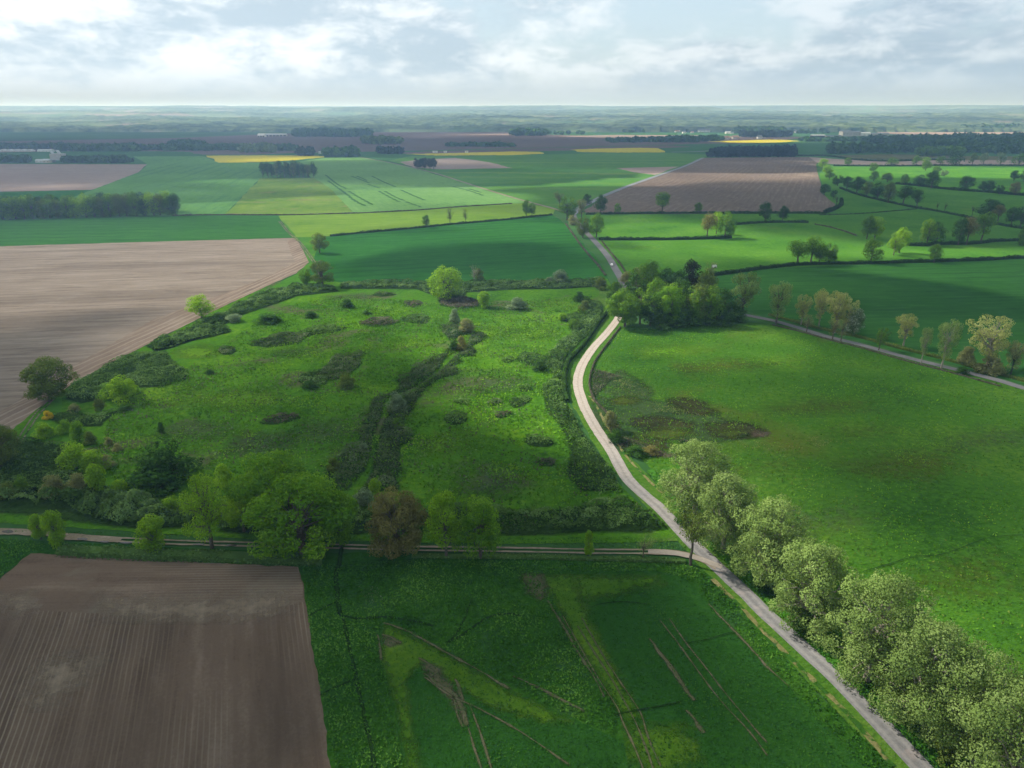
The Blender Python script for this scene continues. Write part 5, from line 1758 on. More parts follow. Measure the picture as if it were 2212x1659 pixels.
wood_mass('conifer_wood', 'dark conifer plantation behind the big brown field', 'leaf_pine',
          [([(1522, 341), (1722, 340), (1716, 329), (1560, 331)], 520)], 18, 9, 0, 1)
wood_mass('forest', 'dark forest filling the upper right distance', 'leaf_dark',
          [([(1786, 334), (1930, 333), (2000, 327), (2212, 336), (2700, 336), (2700, 318), (2212, 318), (2040, 318), (1920, 326), (1790, 327)], 900),
           ([(1860, 311), (2000, 304), (2212, 300), (2700, 300), (2700, 318), (2212, 318), (2040, 314), (1900, 312)], 1300)], 24, 20, 0, 2, nq=40)
wood_mass('wood_edge', 'lighter green trees along the forest edge on the right', 'leaf_oak',
          [([(1960, 338), (2080, 340), (2080, 331), (1980, 331)], 60), ([(2040, 302), (2700, 297), (2700, 301), (2212, 302)], 500)], 17, 18, 0, 3, nq=60)
FW = [  # far copses: view outline boxes, tree count, height, width, material, label
    (370, 440, 318, 313, 40, 16, 26, 'leaf_dark', 'far dark copse left of the yellow field'),
    (522, 592, 330, 324, 40, 17, 22, 'leaf_olive', 'far olive copse above the left yellow field'),
    (785, 866, 312, 308, 60, 20, 30, 'leaf_olive', 'far copse alone in the dark ploughed plain'),
    (646, 676, 337, 334, 16, 18, 18, 'leaf_pine', 'dark little copse above the small wood'),
    (704, 770, 340, 335, 46, 18, 22, 'leaf_dark', 'far copse with a small house at its side'),
    (813, 866, 333, 331, 26, 16, 20, 'leaf_pine', 'low dark copse left of the thin yellow field'),
    (970, 1106, 317, 315, 40, 9, 30, 'leaf_dark', 'far thin hedge line in the dark plain'),
    (1310, 1510, 308, 304, 70, 12, 34, 'leaf_dark', 'far low woods in front of the village'),
    (1440, 1560, 306, 300, 60, 14, 26, 'leaf_dark', 'far trees left of the farthest yellow field'),
    (1600, 1710, 297, 293, 60, 22, 30, 'leaf_pine', 'far dark trees behind the farthest yellow field'),
    (1730, 1880, 306, 303, 70, 12, 26, 'leaf_dark', 'far hedge line in front of the farm sheds'),
    (1868, 1950, 311, 307, 50, 14, 22, 'leaf_dark', 'far row of dark trees right of the farm sheds'),
    (1590, 1690, 289, 286, 90, 24, 50, 'leaf_dark', 'far trees round the village'),
    (0, 130, 323, 319, 50, 12, 30, 'leaf_dark', 'far hedge behind the white sheds on the left'),
    (130, 300, 327, 322, 80, 14, 34, 'leaf_dark', 'far tree belt on the left plain'),
    (300, 640, 326, 321, 120, 11, 34, 'leaf_dark', 'far long tree belt across the left plain'),
    (0, 60, 352, 347, 30, 12, 20, 'leaf_dark', 'tree belt left of the works tower'),
    (140, 280, 353, 349, 60, 12, 20, 'leaf_dark', 'tree belt right of the works tower'),
    (1106, 1180, 294, 291, 40, 26, 40, 'leaf_dark', 'far row of dark trees above the plain'),
    (1785, 1830, 333, 329, 12, 16, 20, 'leaf_dark', 'few dark trees left of the long right wood'),
    (640, 800, 296, 291, 90, 24, 50, 'leaf_dark', 'far dark trees behind the left farm'),
    (2080, 2200, 283, 278, 60, 26, 50, 'leaf_dark', 'far trees at the right behind the forest'),
]
for k, (x0, x1, yb, yt, n, hh, ww, lm, lb) in enumerate(FW):
    xm = (x0 + x1) / 2
    wood_mass('copse', lb, lm, [([(x0, yb), (x1, yb), (x1, yt), (xm, yt - 0.5), (x0, yt)], n)], hh, ww, 0, 50 + k, nq=36)

# ------------------------------------------------------------------ brambles, banks and hedges
LAYER[0] = L0 + 3
def bramble(name, label, lm, areas, density, hgt, leaf, seed, lump=4.0, cat='brambles', kind='stuff', feather=True, loc=False):
    """a mass of brambles: mounded ground cover made of leaf sprays"""
    rng = np.random.default_rng(seed)
    Ps, Ns, Ss, Ts = [], [], [], []
    for pts in areas:
        soft_sheet('bramble_ground', 'bramble_floor', pts, feather=1.6 if len(areas) > 1 or len(pts) != 18 else 0.9, cell=1.2, amount=1.0)  # dark sheet laid under the sprays, painting the shade in their gaps
        LAYER[0] -= 1
        x, y, poly = scatter_in(pts, density * 1.7, rng)
        n = len(x)
        if n == 0:
            continue
        w, wid = domes(x + 1.2 * (fbm(x / 2, y / 2, seed, 2) - .5), y + 1.2 * (fbm(x / 2, y / 2, seed + 2, 2) - .5), lump, seed)
        w3 = fbm(x / (lump * 3.5), y / (lump * 3.5), seed + 6, 3)
        w2 = fbm(x / (lump * .35), y / (lump * .35), seed + 5, 3)
        # thin out towards the outline
        px = np.array([p[0] for p in poly])
        py = np.array([p[1] for p in poly])
        dmin = np.full(n, 1e9)
        for i in range(len(poly)):
            ax, ay = poly[i - 1]
            bx, by_ = poly[i]
            L2 = (bx - ax) ** 2 + (by_ - ay) ** 2 + 1e-9
            t_ = np.clip(((x - ax) * (bx - ax) + (y - ay) * (by_ - ay)) / L2, 0, 1)
            dmin = np.minimum(dmin, np.hypot(x - ax - t_ * (bx - ax), y - ay - t_ * (by_ - ay)))
        edge = np.clip(dmin / (hgt * 1.3), 0, 1)
        keep = (edge + (w3 - 0.5) * 2.2) > 0.20
        z = hgt * (0.04 + 1.10 * w) * (0.45 + 0.55 * edge) * (0.6 + 0.8 * w3) + (w2 - 0.5) * 0.3 * hgt
        z = np.maximum(z, 0.08) * rng.uniform(0.55, 1.0, n) ** 0.4 + 0.28
        e = 0.25
        gx = domes(x + e, y, lump, seed)[0] - w
        gy = domes(x, y + e, lump, seed)[0] - w
        N = np.stack([np.clip(-gx * hgt * 4, -1.5, 1.5), np.clip(-gy * hgt * 4, -1.5, 1.5), np.full(n, 0.8)], -1) + rng.normal(size=(n, 3)) * 0.42
        P = np.stack([x, y, z], -1)
        Ps.append(P[keep])
        Ns.append(N[keep])
        Ss.append((leaf * rng.uniform(0.6, 1.4, n))[keep])
        tn = 0.5 + (wid - 0.5) * 0.55 + (fbm(x / 9., y / 9., seed + 9, 3) - 0.5) * 1.1 + rng.normal(size=n) * 0.12
        Ts.append(np.clip(tn, 0, 1)[keep])
    P = np.concatenate(Ps)
    Q = leaf_quads(P, np.concatenate(Ns), np.concatenate(Ss), rng, aspect=0.75)
    me = quads_mesh(name, Q, np.concatenate(Ts))
    return tag(add(name, me, [MATS[lm]]), label, cat, None, kind)


def zz1(l):   # zoom tile (0,720)
    return [(x / 4, 622 + y / 4) for x, y in l]


def zz2(l):   # zoom tile (640,720)
    return [(553 + x / 4, 622 + y / 4) for x, y in l]


def zz3(l):   # zoom tile (1280,720)
    return [(1106 + x / 4, 622 + y / 4) for x, y in l]


bramble('brambles', 'grey green bramble belt along the upper edge of the ploughed field', 'leaf_bramble',
        [[(330, 748), (400, 712), (470, 680), (560, 636), (640, 616), (720, 618), (735, 630), (640, 640), (600, 655), (560, 668), (500, 690), (470, 715), (420, 735), (370, 752), (330, 762)],
         zz1([(1250, 500), (1400, 440), (1700, 400), (1950, 330), (2000, 380), (1850, 420), (1600, 470), (1350, 550)])],
        2.6, 2.3, 0.80, 71)
bramble('brambles', 'bramble thicket on the slope below the ploughed field', 'leaf_bramble',
        [zz1([(600, 850), (800, 740), (950, 640), (1150, 570), (1450, 560), (1500, 640), (1640, 740), (1600, 800), (1400, 860), (1200, 860), (1100, 920), (900, 960), (700, 1000), (560, 960)]),
         zz1([(380, 1110), (600, 1080), (860, 1100), (1000, 1060), (1120, 1030), (1140, 1060), (1000, 1090), (900, 1160), (880, 1200), (700, 1200), (500, 1180)])],
        3.2, 1.7, 0.58, 72)
bramble('brambles', 'broad bramble thicket filling the lower left of the meadow', 'leaf_bramble',
        [zz1([(-300, 1300), (150, 1300), (400, 1330), (620, 1370), (660, 1480), (560, 1560), (760, 1659), (900, 1760), (-300, 1760)]),
         [(-60, 1060), (60, 1050), (220, 1052), (300, 1065), (230, 1078), (-60, 1080)]],
        3.6, 1.8, 0.56, 73)
bramble('hedge_bank', 'long high hedge of brambles above the dirt track on the left', 'leaf_bramble',
        [[(-80, 1068), (60, 1066), (150, 1074), (260, 1076), (330, 1086), (400, 1098), (430, 1112), (410, 1140), (330, 1142), (240, 1138), (150, 1126), (60, 1112), (-80, 1106)]],
        8.0, 5.2, 0.68, 74, lump=4.5, cat='hedge', kind=None)
bramble('hedge_bank', 'bramble hedge behind the big oaks along the track', 'leaf_bramble',
        [[(470, 1112), (600, 1110), (760, 1100), (900, 1110), (900, 1150), (760, 1155), (600, 1156), (470, 1150)]],
        6.0, 3.6, 0.5, 75, cat='hedge', kind=None)
bramble('hedge_bank', 'bramble hedge above the track from the oaks to the junction', 'leaf_bramble',
        [[(900, 1108), (1000, 1092), (1106, 1108), (1190, 1100), (1280, 1090), (1340, 1084), (1400, 1112), (1440, 1138), (1400, 1152), (1290, 1150), (1200, 1156), (1106, 1158), (1000, 1152), (900, 1150)]],
        6.0, 3.0, 0.5, 76, cat='hedge', kind=None)
bramble('brambles', 'bramble row along the far edge of the meadow', 'leaf_bramble',
        [[(735, 612), (850, 607), (930, 610), (1010, 612), (1106, 607), (1200, 608), (1300, 602), (1306, 618), (1220, 624), (1106, 626), (1010, 632), (1000, 645), (940, 640), (900, 625), (735, 624)]],
        2.4, 2.0, 0.80, 77)
bramble('brambles', 'grey dry bramble patch at the head of the ditch', 'leaf_bramble_dry',
        [[(945, 648), (1010, 642), (1040, 655), (1030, 664), (990, 668), (950, 660)]], 2.6, 1.0, 0.80, 78)
DL = [zz2([(1560, 330), (1720, 300), (1830, 400), (1750, 420), (1700, 560), (1640, 610), (1590, 690), (1480, 790), (1330, 890), (1240, 910), (1130, 960), (1090, 1080), (1060, 1180), (1010, 1300), (1000, 1400), (960, 1560), (880, 1659), (800, 1760),
           (640, 1760), (600, 1600), (700, 1480), (800, 1380), (900, 1360), (880, 1260), (960, 1180), (880, 1170), (960, 1120), (1000, 960), (1180, 900), (1240, 850), (1200, 790), (1330, 760), (1340, 700), (1460, 640), (1620, 580), (1690, 470)])]
DR = [zz2([(1860, 400), (1960, 380), (2020, 420), (1960, 460), (1880, 500), (1910, 540), (1890, 590), (1760, 600), (1790, 640), (1700, 680), (1760, 700), (1740, 750), (1600, 780), (1500, 850), (1430, 910), (1380, 990), (1370, 1040), (1310, 1110),
           (1260, 1200), (1360, 1270), (1330, 1330), (1240, 1370), (1240, 1480), (1290, 1580), (1230, 1640), (1250, 1760), (900, 1760), (980, 1620), (1020, 1420), (1050, 1300), (1090, 1180), (1130, 1090), (1160, 1000), (1270, 930), (1370, 890), (1480, 810),
           (1590, 720), (1680, 620), (1800, 520)])]
bramble('brambles', 'bramble bank along the left side of the meadow ditch', 'leaf_bramble_grey', DL, 4.2, 2.3, 0.52, 79, lump=3.6)
bramble('brambles', 'bramble bank along the right side of the meadow ditch', 'leaf_bramble_grey', DR, 4.2, 2.0, 0.52, 80, lump=3.6)
bramble('brambles', 'bramble belt between the meadow and the lane', 'leaf_bramble',
        [zz3([(620, 90), (780, 150), (800, 230), (700, 380), (600, 460), (480, 600), (440, 700), (440, 800), (460, 960), (560, 1150), (650, 1300), (800, 1500), (900, 1640), (920, 1760), (600, 1760), (460, 1600), (500, 1430), (440, 1250), (380, 1150),
              (290, 1060), (260, 860), (360, 770), (330, 700), (180, 680), (20, 620), (100, 560), (300, 610), (400, 480), (520, 400), (480, 300), (400, 270), (560, 200)])],
        3.0, 2.2, 0.56, 81)
bramble('brambles', 'low scrub beside the road on the wet pasture corner', 'leaf_bramble_dry',
        [zz3([(700, 700), (850, 740), (960, 780), (860, 800), (760, 900), (720, 960), (690, 880)]), zz3([(800, 1180), (900, 1150), (960, 1230), (900, 1290), (1060, 1330), (1200, 1370), (1180, 1410), (960, 1420), (880, 1330)]),
         zz3([(1440, 1310), (1560, 1320), (1520, 1350), (1440, 1350)]), zz3([(1930, 1280), (2060, 1250), (2080, 1270), (1960, 1300)])],
        3.0, 0.7, 0.45, 82)
PT = [  # isolated bramble patches in the meadow: x, y, rx, ry, tilt, material, label
    (610, 735, 66, 13, -.12, 'leaf_bramble_grey', 'long tapering bramble patch in the upper left meadow'),
    (700, 714, 52, 9, -.12, 'leaf_bramble', 'green bramble patch joined to the long tapering one'),
    (815, 698, 40, 10, -.05, 'leaf_bramble_dry', 'brownish bramble patch in the upper middle meadow'),
    (898, 691, 32, 9, 0, 'leaf_bramble', 'darker green bramble patch left of the ditch head'),
    (735, 792, 50, 24, -.35, 'leaf_bramble_grey', 'large triangular bramble patch in mid meadow'),
    (683, 818, 36, 16, -.1, 'leaf_bramble', 'green part of the triangular bramble patch'),
    (610, 906, 42, 10, -.12, 'leaf_bramble_dry', 'dry brown bramble streak in the lower left meadow'),
    (984, 906, 27, 12, 0, 'leaf_bramble', 'oval bramble patch right of the ditch'),
    (999, 869, 17, 6, 0, 'leaf_bramble', 'small bramble patch above the oval one'),
    (1070, 871, 15, 6, 0, 'leaf_bramble_grey', 'small grey bramble patch in the right meadow'),
    (1124, 868, 26, 11, -.2, 'leaf_bramble', 'bramble patch nearest the lane in the right meadow'),
    (1088, 897, 20, 6, -.1, 'leaf_bramble_dry', 'thin bramble streak below the small grey patch'),
    (830, 636, 26, 5, 0, 'leaf_bramble_grey', 'flat bramble patch near the far row'),
    (890, 658, 22, 6, 0, 'leaf_bramble_dry', 'pinkish dry bramble patch left of the bright round tree'),
    (490, 758, 22, 8, 0, 'leaf_bramble_grey', 'small grey bramble patch in the left meadow'),
    (1134, 840, 16, 6, 0, 'leaf_bramble', 'tiny bramble patch left of the lane brambles'),
    (1165, 955, 34, 12, .1, 'leaf_bramble', 'bramble patch left of the road below the bend'),
    (1180, 1000, 22, 8, 0, 'leaf_bramble_dry', 'small brown bramble patch left of the road'),
    (1098, 779, 14, 4, 0, 'leaf_bramble', 'tiny bramble tuft in the upper right meadow'),
]
for k, (x, y, rx, ry, tl, lm, lb) in enumerate(PT):
    pts = []
    for i in range(18):
        a = i * math.pi / 9
        r_ = 0.75 + 0.5 * float(vnoise(i * 0.7, k * 3.1, 4))
        u_, v_ = rx * r_ * math.cos(a), ry * r_ * math.sin(a)
        pts.append((x + u_, y + v_ + u_ * tl))
    bramble('bramble_patch', lb, lm, [pts], 4.0, 1.4, 0.55, 200 + k, lump=2.8, cat='bramble patch', kind=None)


def hedge(label, pts, width, height, lm='leaf_hedge', density=7.0, leaf=0.42, seed=0, ragg=0.25, group=None, name='hedge'):
    """a field hedge: a woody core with leaf sprays all over it"""
    rng = np.random.default_rng(300 + seed)
    line = wline(pts, 6, h=0.0)
    far = sum(p.y for p in line) / len(line)
    k = max(1.0, far / 260.0)
    leaf = leaf * k
    density = density / k ** 1.7
    line = resample(line, max(1.0, leaf * 2))
    L = sum((line[i] - line[i - 1]).length for i in range(1, len(line)))
    n = int(L * (width + 2 * height) * density)
    seg = rng.integers(0, len(line) - 1, n)
    f = rng.uniform(0, 1, n)
    A = np.array([[p.x, p.y] for p in line])
    d = A[1:] - A[:-1]
    ln = np.linalg.norm(d, axis=1, keepdims=True)
    keepseg = ln[seg, 0] > 0
    d = d / np.maximum(ln, 1e-6)
    c = A[seg] + (A[seg + 1] - A[seg]) * f[:, None]
    nr = np.stack([-d[seg, 1], d[seg, 0]], -1)
    th = rng.uniform(-0.15, math.pi + 0.15, n)
    hv = height * (1 + ragg * 2 * (fbm(c[:, 0] / 6, c[:, 1] / 6, seed, 3) - 0.5) * 2)
    off = np.cos(th) * np.abs(np.cos(th)) ** -0.35 * width / 2
    up = np.clip(np.sin(th), 0, 1) ** 0.6 * hv
    P = np.stack([c[:, 0] + nr[:, 0] * off, c[:, 1] + nr[:, 1] * off, up * rng.uniform(.75, 1.05, n) + 0.2], -1)
    N = np.stack([nr[:, 0] * np.cos(th), nr[:, 1] * np.cos(th), np.sin(th)], -1) + rng.normal(size=(n, 3)) * 0.45
    Q = leaf_quads(P, N, leaf * rng.uniform(.6, 1.4, n), rng)
    # woody core
    core = []
    for i in range(1, len(line)):
        a, b = line[i - 1], line[i]
        t_ = (b - a).normalized()
        s_ = Vector((-t_.y, t_.x, 0)) * width * 0.34
        hz = Vector((0, 0, height * 0.72 + 0.2))
        core += [[a - s_, b - s_, b - s_ + hz, a - s_ + hz], [a + s_, b + s_, b + s_ + hz, a + s_ + hz], [a - s_ + hz, b - s_ + hz, b + s_ + hz, a + s_ + hz]]
    core = np.array([[[v.x, v.y, v.z] for v in q] for q in core])
    Q = np.concatenate([Q, core])
    tone = np.concatenate([np.clip(0.5 + rng.normal(size=n) * 0.2, 0, 1), np.full(len(core), 0.5)])
    me = quads_mesh(name, Q, tone)
    return tag(add(name, me, [MATS[lm]]), label, 'hedge', group)


hedge('clipped dark hedge along the left side of the lane', [(1313, 676), (1290, 706), (1266, 742), (1242, 770), (1227, 786), (1221, 812), (1221, 850), (1226, 870)], 1.3, 2.0, seed=1)
hedge('low hedge between the lane and the pasture', [(1340, 708), (1316, 740), (1296, 766), (1282, 790), (1273, 828), (1281, 862), (1296, 880), (1312, 896), (1330, 930), (1350, 962)], 0.6, 0.9, seed=2, lm='leaf_bramble_dry')
hedge('overgrown bank between the ploughed field and the dirt track', [(132, 1194), (220, 1199), (340, 1204), (460, 1207), (560, 1211), (640, 1213), (700, 1214)], 4.0, 1.7, lm='leaf_bramble', seed=3)
hedge('low overgrown bank below the track right of the brown oak', [(890, 1204), (980, 1205), (1106, 1206), (1250, 1209), (1400, 1213), (1480, 1216)], 1.6, 0.8, lm='leaf_bramble', seed=4)
hedge('long clipped hedge under the big brown field', [(1266, 464), (1330, 463), (1430, 462), (1540, 461.5), (1659, 461.5), (1740, 461.5), (1780, 462)], 2.2, 2.2, seed=5)
hedge('curved hedge round the tip of the brown field', [(1780, 462), (1797, 456), (1812, 448), (1818, 442), (1816, 434)], 3.0, 4.0, seed=6)
hedge('dark clipped hedge across the pasture right of the road', [(1294, 519), (1360, 519), (1450, 518.5), (1520, 517), (1580, 515)], 2.6, 2.4, seed=7)
hedge('hedge stretch running right from the dark green tree', [(1589, 486), (1640, 482.5), (1700, 481), (1746, 482)], 2.2, 2.2, seed=8)
hedge('thin broken hedge sloping down the pasture', [(1760, 485), (1790, 491), (1820, 499), (1850, 510)], 1.2, 0.9, lm='leaf_bramble_dry', seed=9)
hedge('long curving hedge between pasture and dark wheat', [(1540, 596), (1600, 588), (1659, 580), (1740, 573), (1859, 570.5), (1960, 568), (2100, 564), (2212, 558), (2330, 551)], 2.4, 2.4, seed=10)
hedge('hedge below the upper pasture oaks', [(1961, 531), (2000, 532), (2034, 529), (2100, 528), (2160, 522), (2260, 521)], 2.2, 2.6, seed=11)
hedge('diagonal hedge under the row of dark trees', [(1815, 407), (1850, 420), (1900, 433), (1950, 444), (1980, 450), (2024, 457), (2074, 467), (2120, 478), (2190, 492), (2260, 500)], 3.2, 1.8, seed=12)
hedge('hedge on the bank below the bright green field', [(1935, 398), (1980, 402), (2060, 411), (2130, 416), (2212, 423), (2300, 430)], 3.5, 3.4, seed=13)
hedge('hedge along the near side of the pale soil strip', [(1800, 359), (1900, 359.5), (2000, 359), (2100, 358.5), (2212, 358.5), (2400, 358)], 3.5, 3.0, seed=14)
hedge('dark hedge line along the heath strip', [(1722, 337), (1790, 338), (1850, 346), (1920, 349), (2000, 346.5), (2060, 346.5)], 4, 3.2, seed=15)
hedge('thin hedge bank between yellow green and dark wheat', [(713, 511), (760, 506), (828, 500), (928, 490.5), (978, 485), (1040, 480), (1106, 474), (1150, 469), (1193, 465)], 2.0, 1.6, seed=16)
hedge('low stone coloured bank below the wheat fields', [(372, 466), (430, 465), (485, 464.5), (560, 465), (640, 464.5), (700, 463), (765, 461.5), (830, 458.5), (903, 454.5), (1000, 447), (1106, 440.5)], 1.6, 0.9, lm='leaf_bramble_dry', seed=17)
hedge('faint bank across the shaded pasture', [(1770, 465), (1840, 463), (1900, 459), (1980, 452)], 1.2, 0.7, lm='leaf_hedge', seed=18)
hedge('scrubby verge strip left of the road below the junction', [(1222, 484), (1240, 510), (1262, 540), (1290, 572), (1308, 596)], 1.2, 0.8, lm='leaf_bramble_dry', seed=19)
hedge('low dark fence hedge right of the road below the junction', [(1300, 522), (1318, 545), (1340, 572), (1350, 588)], 0.7, 1.0, lm='leaf_bramble_dry', seed=20)
hedge('low hedge on the far side of the right hand road', [(1660, 682), (1721, 698), (1784, 715), (1859, 731), (1900, 742), (1960, 758), (2040, 778), (2130, 803), (2260, 838)], 1.8, 1.3, lm='leaf_olive', seed=21)
hedge('weedy verge on the near side of the right hand road', [(1668, 703), (1730, 718), (1800, 738), (1860, 753), (1960, 782), (2060, 808), (2160, 836)], 0.8, 0.6, lm='leaf_bramble_dry', seed=22)
hedge('weedy line under the pale roadside trees', [(1405, 1020), (1440, 1062), (1480, 1110), (1540, 1180), (1600, 1240), (1700, 1335), (1800, 1430), (1900, 1530), (2020, 1640), (2160, 1790)], 2.6, 0.9, lm='leaf_rough', seed=23)

# ------------------------------------------------------------------ grass that stands up
def grass(name, label, lm, pts, density, size, seed, z=0.25, patchy=0.0, up=0.6, feather=0.0):
    rng = np.random.default_rng(seed)
    x, y, poly = scatter_in(pts, density, rng)
    if feather:
        dm = np.full(len(x), 1e9)
        for i in range(len(poly)):
            ax, ay = poly[i - 1]
            bx, by_ = poly[i]
            L2 = (bx - ax) ** 2 + (by_ - ay) ** 2 + 1e-9
            t_ = np.clip(((x - ax) * (bx - ax) + (y - ay) * (by_ - ay)) / L2, 0, 1)
            dm = np.minimum(dm, np.hypot(x - ax - t_ * (bx - ax), y - ay - t_ * (by_ - ay)))
        k = rng.uniform(0, 1, len(x)) < dm / feather
        x, y = x[k], y[k]
    if patchy:
        k = fbm(x / 9., y / 9., seed, 3) + rng.uniform(-.2, .2, len(x)) > patchy
        x, y = x[k], y[k]
    n = len(x)
    sz = size * rng.uniform(0.5, 1.5, n)
    P = np.stack([x, y, z + sz * 0.28], -1)
    N = rng.normal(size=(n, 3)) * 0.7 + np.array([0, -0.1, up])
    tn = 0.5 + (fbm(x / 11., y / 11., seed + 2, 3) - 0.5) * 1.6 + rng.normal(size=n) * 0.12
    me = quads_mesh(name, leaf_quads(P, N, sz, rng, aspect=0.6), np.clip(tn, 0, 1))
    return tag(add(name, me, [MATS[lm]]), label, 'grass', None, 'stuff')


MEADOW = [(740, 640), (1000, 660), (1280, 640), (1220, 780), (1215, 860), (1260, 980), (1400, 1110), (1106, 1150), (560, 1150), (300, 1080), (200, 1000), (240, 900), (400, 800),
          (520, 720), (620, 660)]
grass('grass', 'lumpy meadow grass round the ditch', 'leaf_grass', MEADOW, 2.0, 0.75, 501, patchy=0.42, up=0.35)
grass('grass', 'rough dark grass between ploughed field and crops', 'leaf_rough',
      [(655, 1225), (900, 1212), (1180, 1215), (1500, 1222), (1600, 1320), (1530, 1302), (1500, 1262), (1430, 1236), (1156, 1240), (1200, 1310), (1335, 1545), (1330, 1590), (1206, 1538), (978, 1412), (825, 1342), (815, 1380), (840, 1494),
       (880, 1700), (730, 1700), (690, 1480), (660, 1300)], 6.5, 0.50, 502)
grass('grass', 'rough verge grass right of the crop field', 'leaf_rough',
      [(1530, 1300), (1500, 1250), (1560, 1270), (1640, 1370), (1760, 1490), (1930, 1662), (1990, 1740), (1900, 1700), (1760, 1540), (1660, 1441), (1594, 1369)], 6.0, 0.42, 503)
grass('grass', 'rough grass on the left edge of the ploughed field', 'leaf_rough', [(-200, 1160), (60, 1165), (110, 1185), (60, 1196), (0, 1250), (-200, 1400)], 5.0, 0.45, 504)
grass('grass', 'pasture grass right of the road', 'leaf_grass',
      [(1345, 700), (1560, 700), (1860, 750), (2212, 845), (2400, 1000), (2400, 1700), (2230, 1700), (1800, 1300), (1560, 1080), (1440, 1020), (1380, 985), (1290, 860), (1280, 800)],
      1.1, 0.50, 505, patchy=0.40, up=0.5)
grass('grass', 'grass on the sides of the dirt track', 'leaf_rough', [(0, 1150), (200, 1150), (560, 1160), (1106, 1165), (1420, 1160), (1500, 1190), (1470, 1190), (1106, 1181), (560, 1168), (200, 1158)], 4.0, 0.4, 506)

grass('grass', 'dead grey brown grass stems in the meadow', 'leaf_bramble_dry', MEADOW, 0.5, 0.7, 527, patchy=0.62, up=0.3)
grass('grass', 'dark tussocks in the meadow', 'leaf_bramble', MEADOW, 0.35, 0.8, 528, patchy=0.6, up=0.3)
grass('grass', 'olive brown weeds in the right pasture', 'leaf_olive',
      [(1345, 700), (1560, 700), (1860, 750), (2212, 845), (2400, 1000), (2400, 1700), (2230, 1700), (1800, 1300), (1560, 1080), (1440, 1020), (1380, 985), (1290, 860), (1280, 800)],
      0.25, 0.5, 529, patchy=0.55)
grass('crop_leaves', 'dense young wheat of the right crop field', 'leaf_wheat',
      [(1156, 1238), (1300, 1233), (1431, 1234), (1480, 1250), (1506, 1275), (1529, 1301), (1594, 1369), (1659, 1440), (1759, 1539), (1864, 1659), (1950, 1760), (1450, 1760), (1331, 1541), (1281, 1456), (1231, 1381), (1194, 1306)],
      4.5, 0.32, 522, z=0.3, up=0.8, patchy=0.3)
grass('crop_leaves', 'dense young wheat of the left crop field', 'leaf_wheat',
      [(825, 1343), (903, 1374), (978, 1414), (1106, 1490), (1206, 1539), (1340, 1600), (1460, 1760), (900, 1760), (873, 1660), (865, 1594), (840, 1494), (820, 1419), (818, 1374)],
      4.5, 0.32, 523, z=0.3, up=0.8, patchy=0.3)
grass('rushes', 'dark rushes in the wet pasture corner', 'leaf_hedge',
      [(1283, 805), (1340, 805), (1400, 815), (1420, 850), (1500, 862), (1560, 880), (1640, 915), (1655, 935), (1600, 950), (1500, 965), (1400, 980), (1350, 972), (1310, 930), (1290, 870)], 0.9, 0.3, 524, patchy=0.55)
grass('rushes', 'olive sedge in the wet pasture corner', 'leaf_olive',
      [(1283, 805), (1340, 805), (1400, 815), (1420, 850), (1500, 862), (1560, 880), (1640, 915), (1655, 935), (1600, 950), (1500, 965), (1400, 980), (1350, 972), (1310, 930), (1290, 870)], 1.5, 0.32, 525, patchy=0.55)


def zz3b(l):
    return [(1106 + x / 4, 622 + y / 4) for x, y in l]


grass('reeds', 'dry pale reeds in the wet pasture corner', 'leaf_tan', zz3b([(860, 780), (1000, 790), (1180, 880), (1180, 940), (1000, 980), (880, 900)]), 2.2, 0.4, 511, patchy=0.5)
grass('reeds', 'pale reeds between the dark wet hollows', 'leaf_tan', zz3b([(1200, 990), (1300, 1000), (1540, 1080), (1760, 1130), (1740, 1165), (1560, 1150), (1420, 1090), (1230, 1080)]), 4.0, 0.4, 512, patchy=0.45)
grass('reeds', 'pale reed patch right of the wet corner', 'leaf_tan', zz3b([(2560, 1240), (2790, 1250), (2830, 1340), (2650, 1390), (2540, 1330)]), 2.4, 0.4, 513, patchy=0.5)
grass('reeds', 'thin pale reeds below the wet corner', 'leaf_tan', zz3b([(1930, 1330), (2212, 1340), (2600, 1390), (2300, 1420), (1980, 1380)]), 1.6, 0.35, 514, patchy=0.5)
grass('flowers', 'white cow parsley by the ditch', 'flower_white', [(775, 1270), (825, 1270), (828, 1300), (790, 1310)], 5.0, 0.35, 515, patchy=0.5)
grass('flowers', 'white flowers in the right pasture', 'flower_white', [(2076, 1345), (2120, 1345), (2116, 1370), (2080, 1375)], 2.0, 0.3, 516, patchy=0.5)
grass('flowers', 'white flowers in the upper meadow by the lane', 'flower_white', [(1185, 720), (1250, 720), (1240, 740), (1200, 738)], 2.0, 0.4, 517, patchy=0.5)

# ------------------------------------------------------------------ things people left
simple_mat('white_paint', (.80, .80, .78), rough=0.4, noise_amt=0.04)
simple_mat('dark_glass', (.02, .025, .03), rough=0.1, noise_amt=0.1, spec=0.8)
simple_mat('tyre_rubber', (.02, .02, .02), rough=0.9)
simple_mat('wall_cream', (.62, .57, .48), noise_amt=0.1, scale=.2)
simple_mat('wall_white', (.78, .76, .72), noise_amt=0.08, scale=.2)
simple_mat('roof_tile', (.34, .20, .15), noise_amt=0.2, scale=.5)
simple_mat('roof_sheet', (.55, .58, .60), noise_amt=0.1, scale=.2, rough=0.6)
simple_mat('roof_slate', (.14, .16, .19), noise_amt=0.15, scale=.3)
simple_mat('opening_dark', (.04, .04, .045), noise_amt=0.2)
simple_mat('concrete', (.48, .46, .43), noise_amt=0.15, scale=.3)
simple_mat('light_glass', (.75, .78, .74), rough=0.2, noise_amt=0.05)
simple_mat('red_glass', (.45, .03, .02), rough=0.2, noise_amt=0.05)


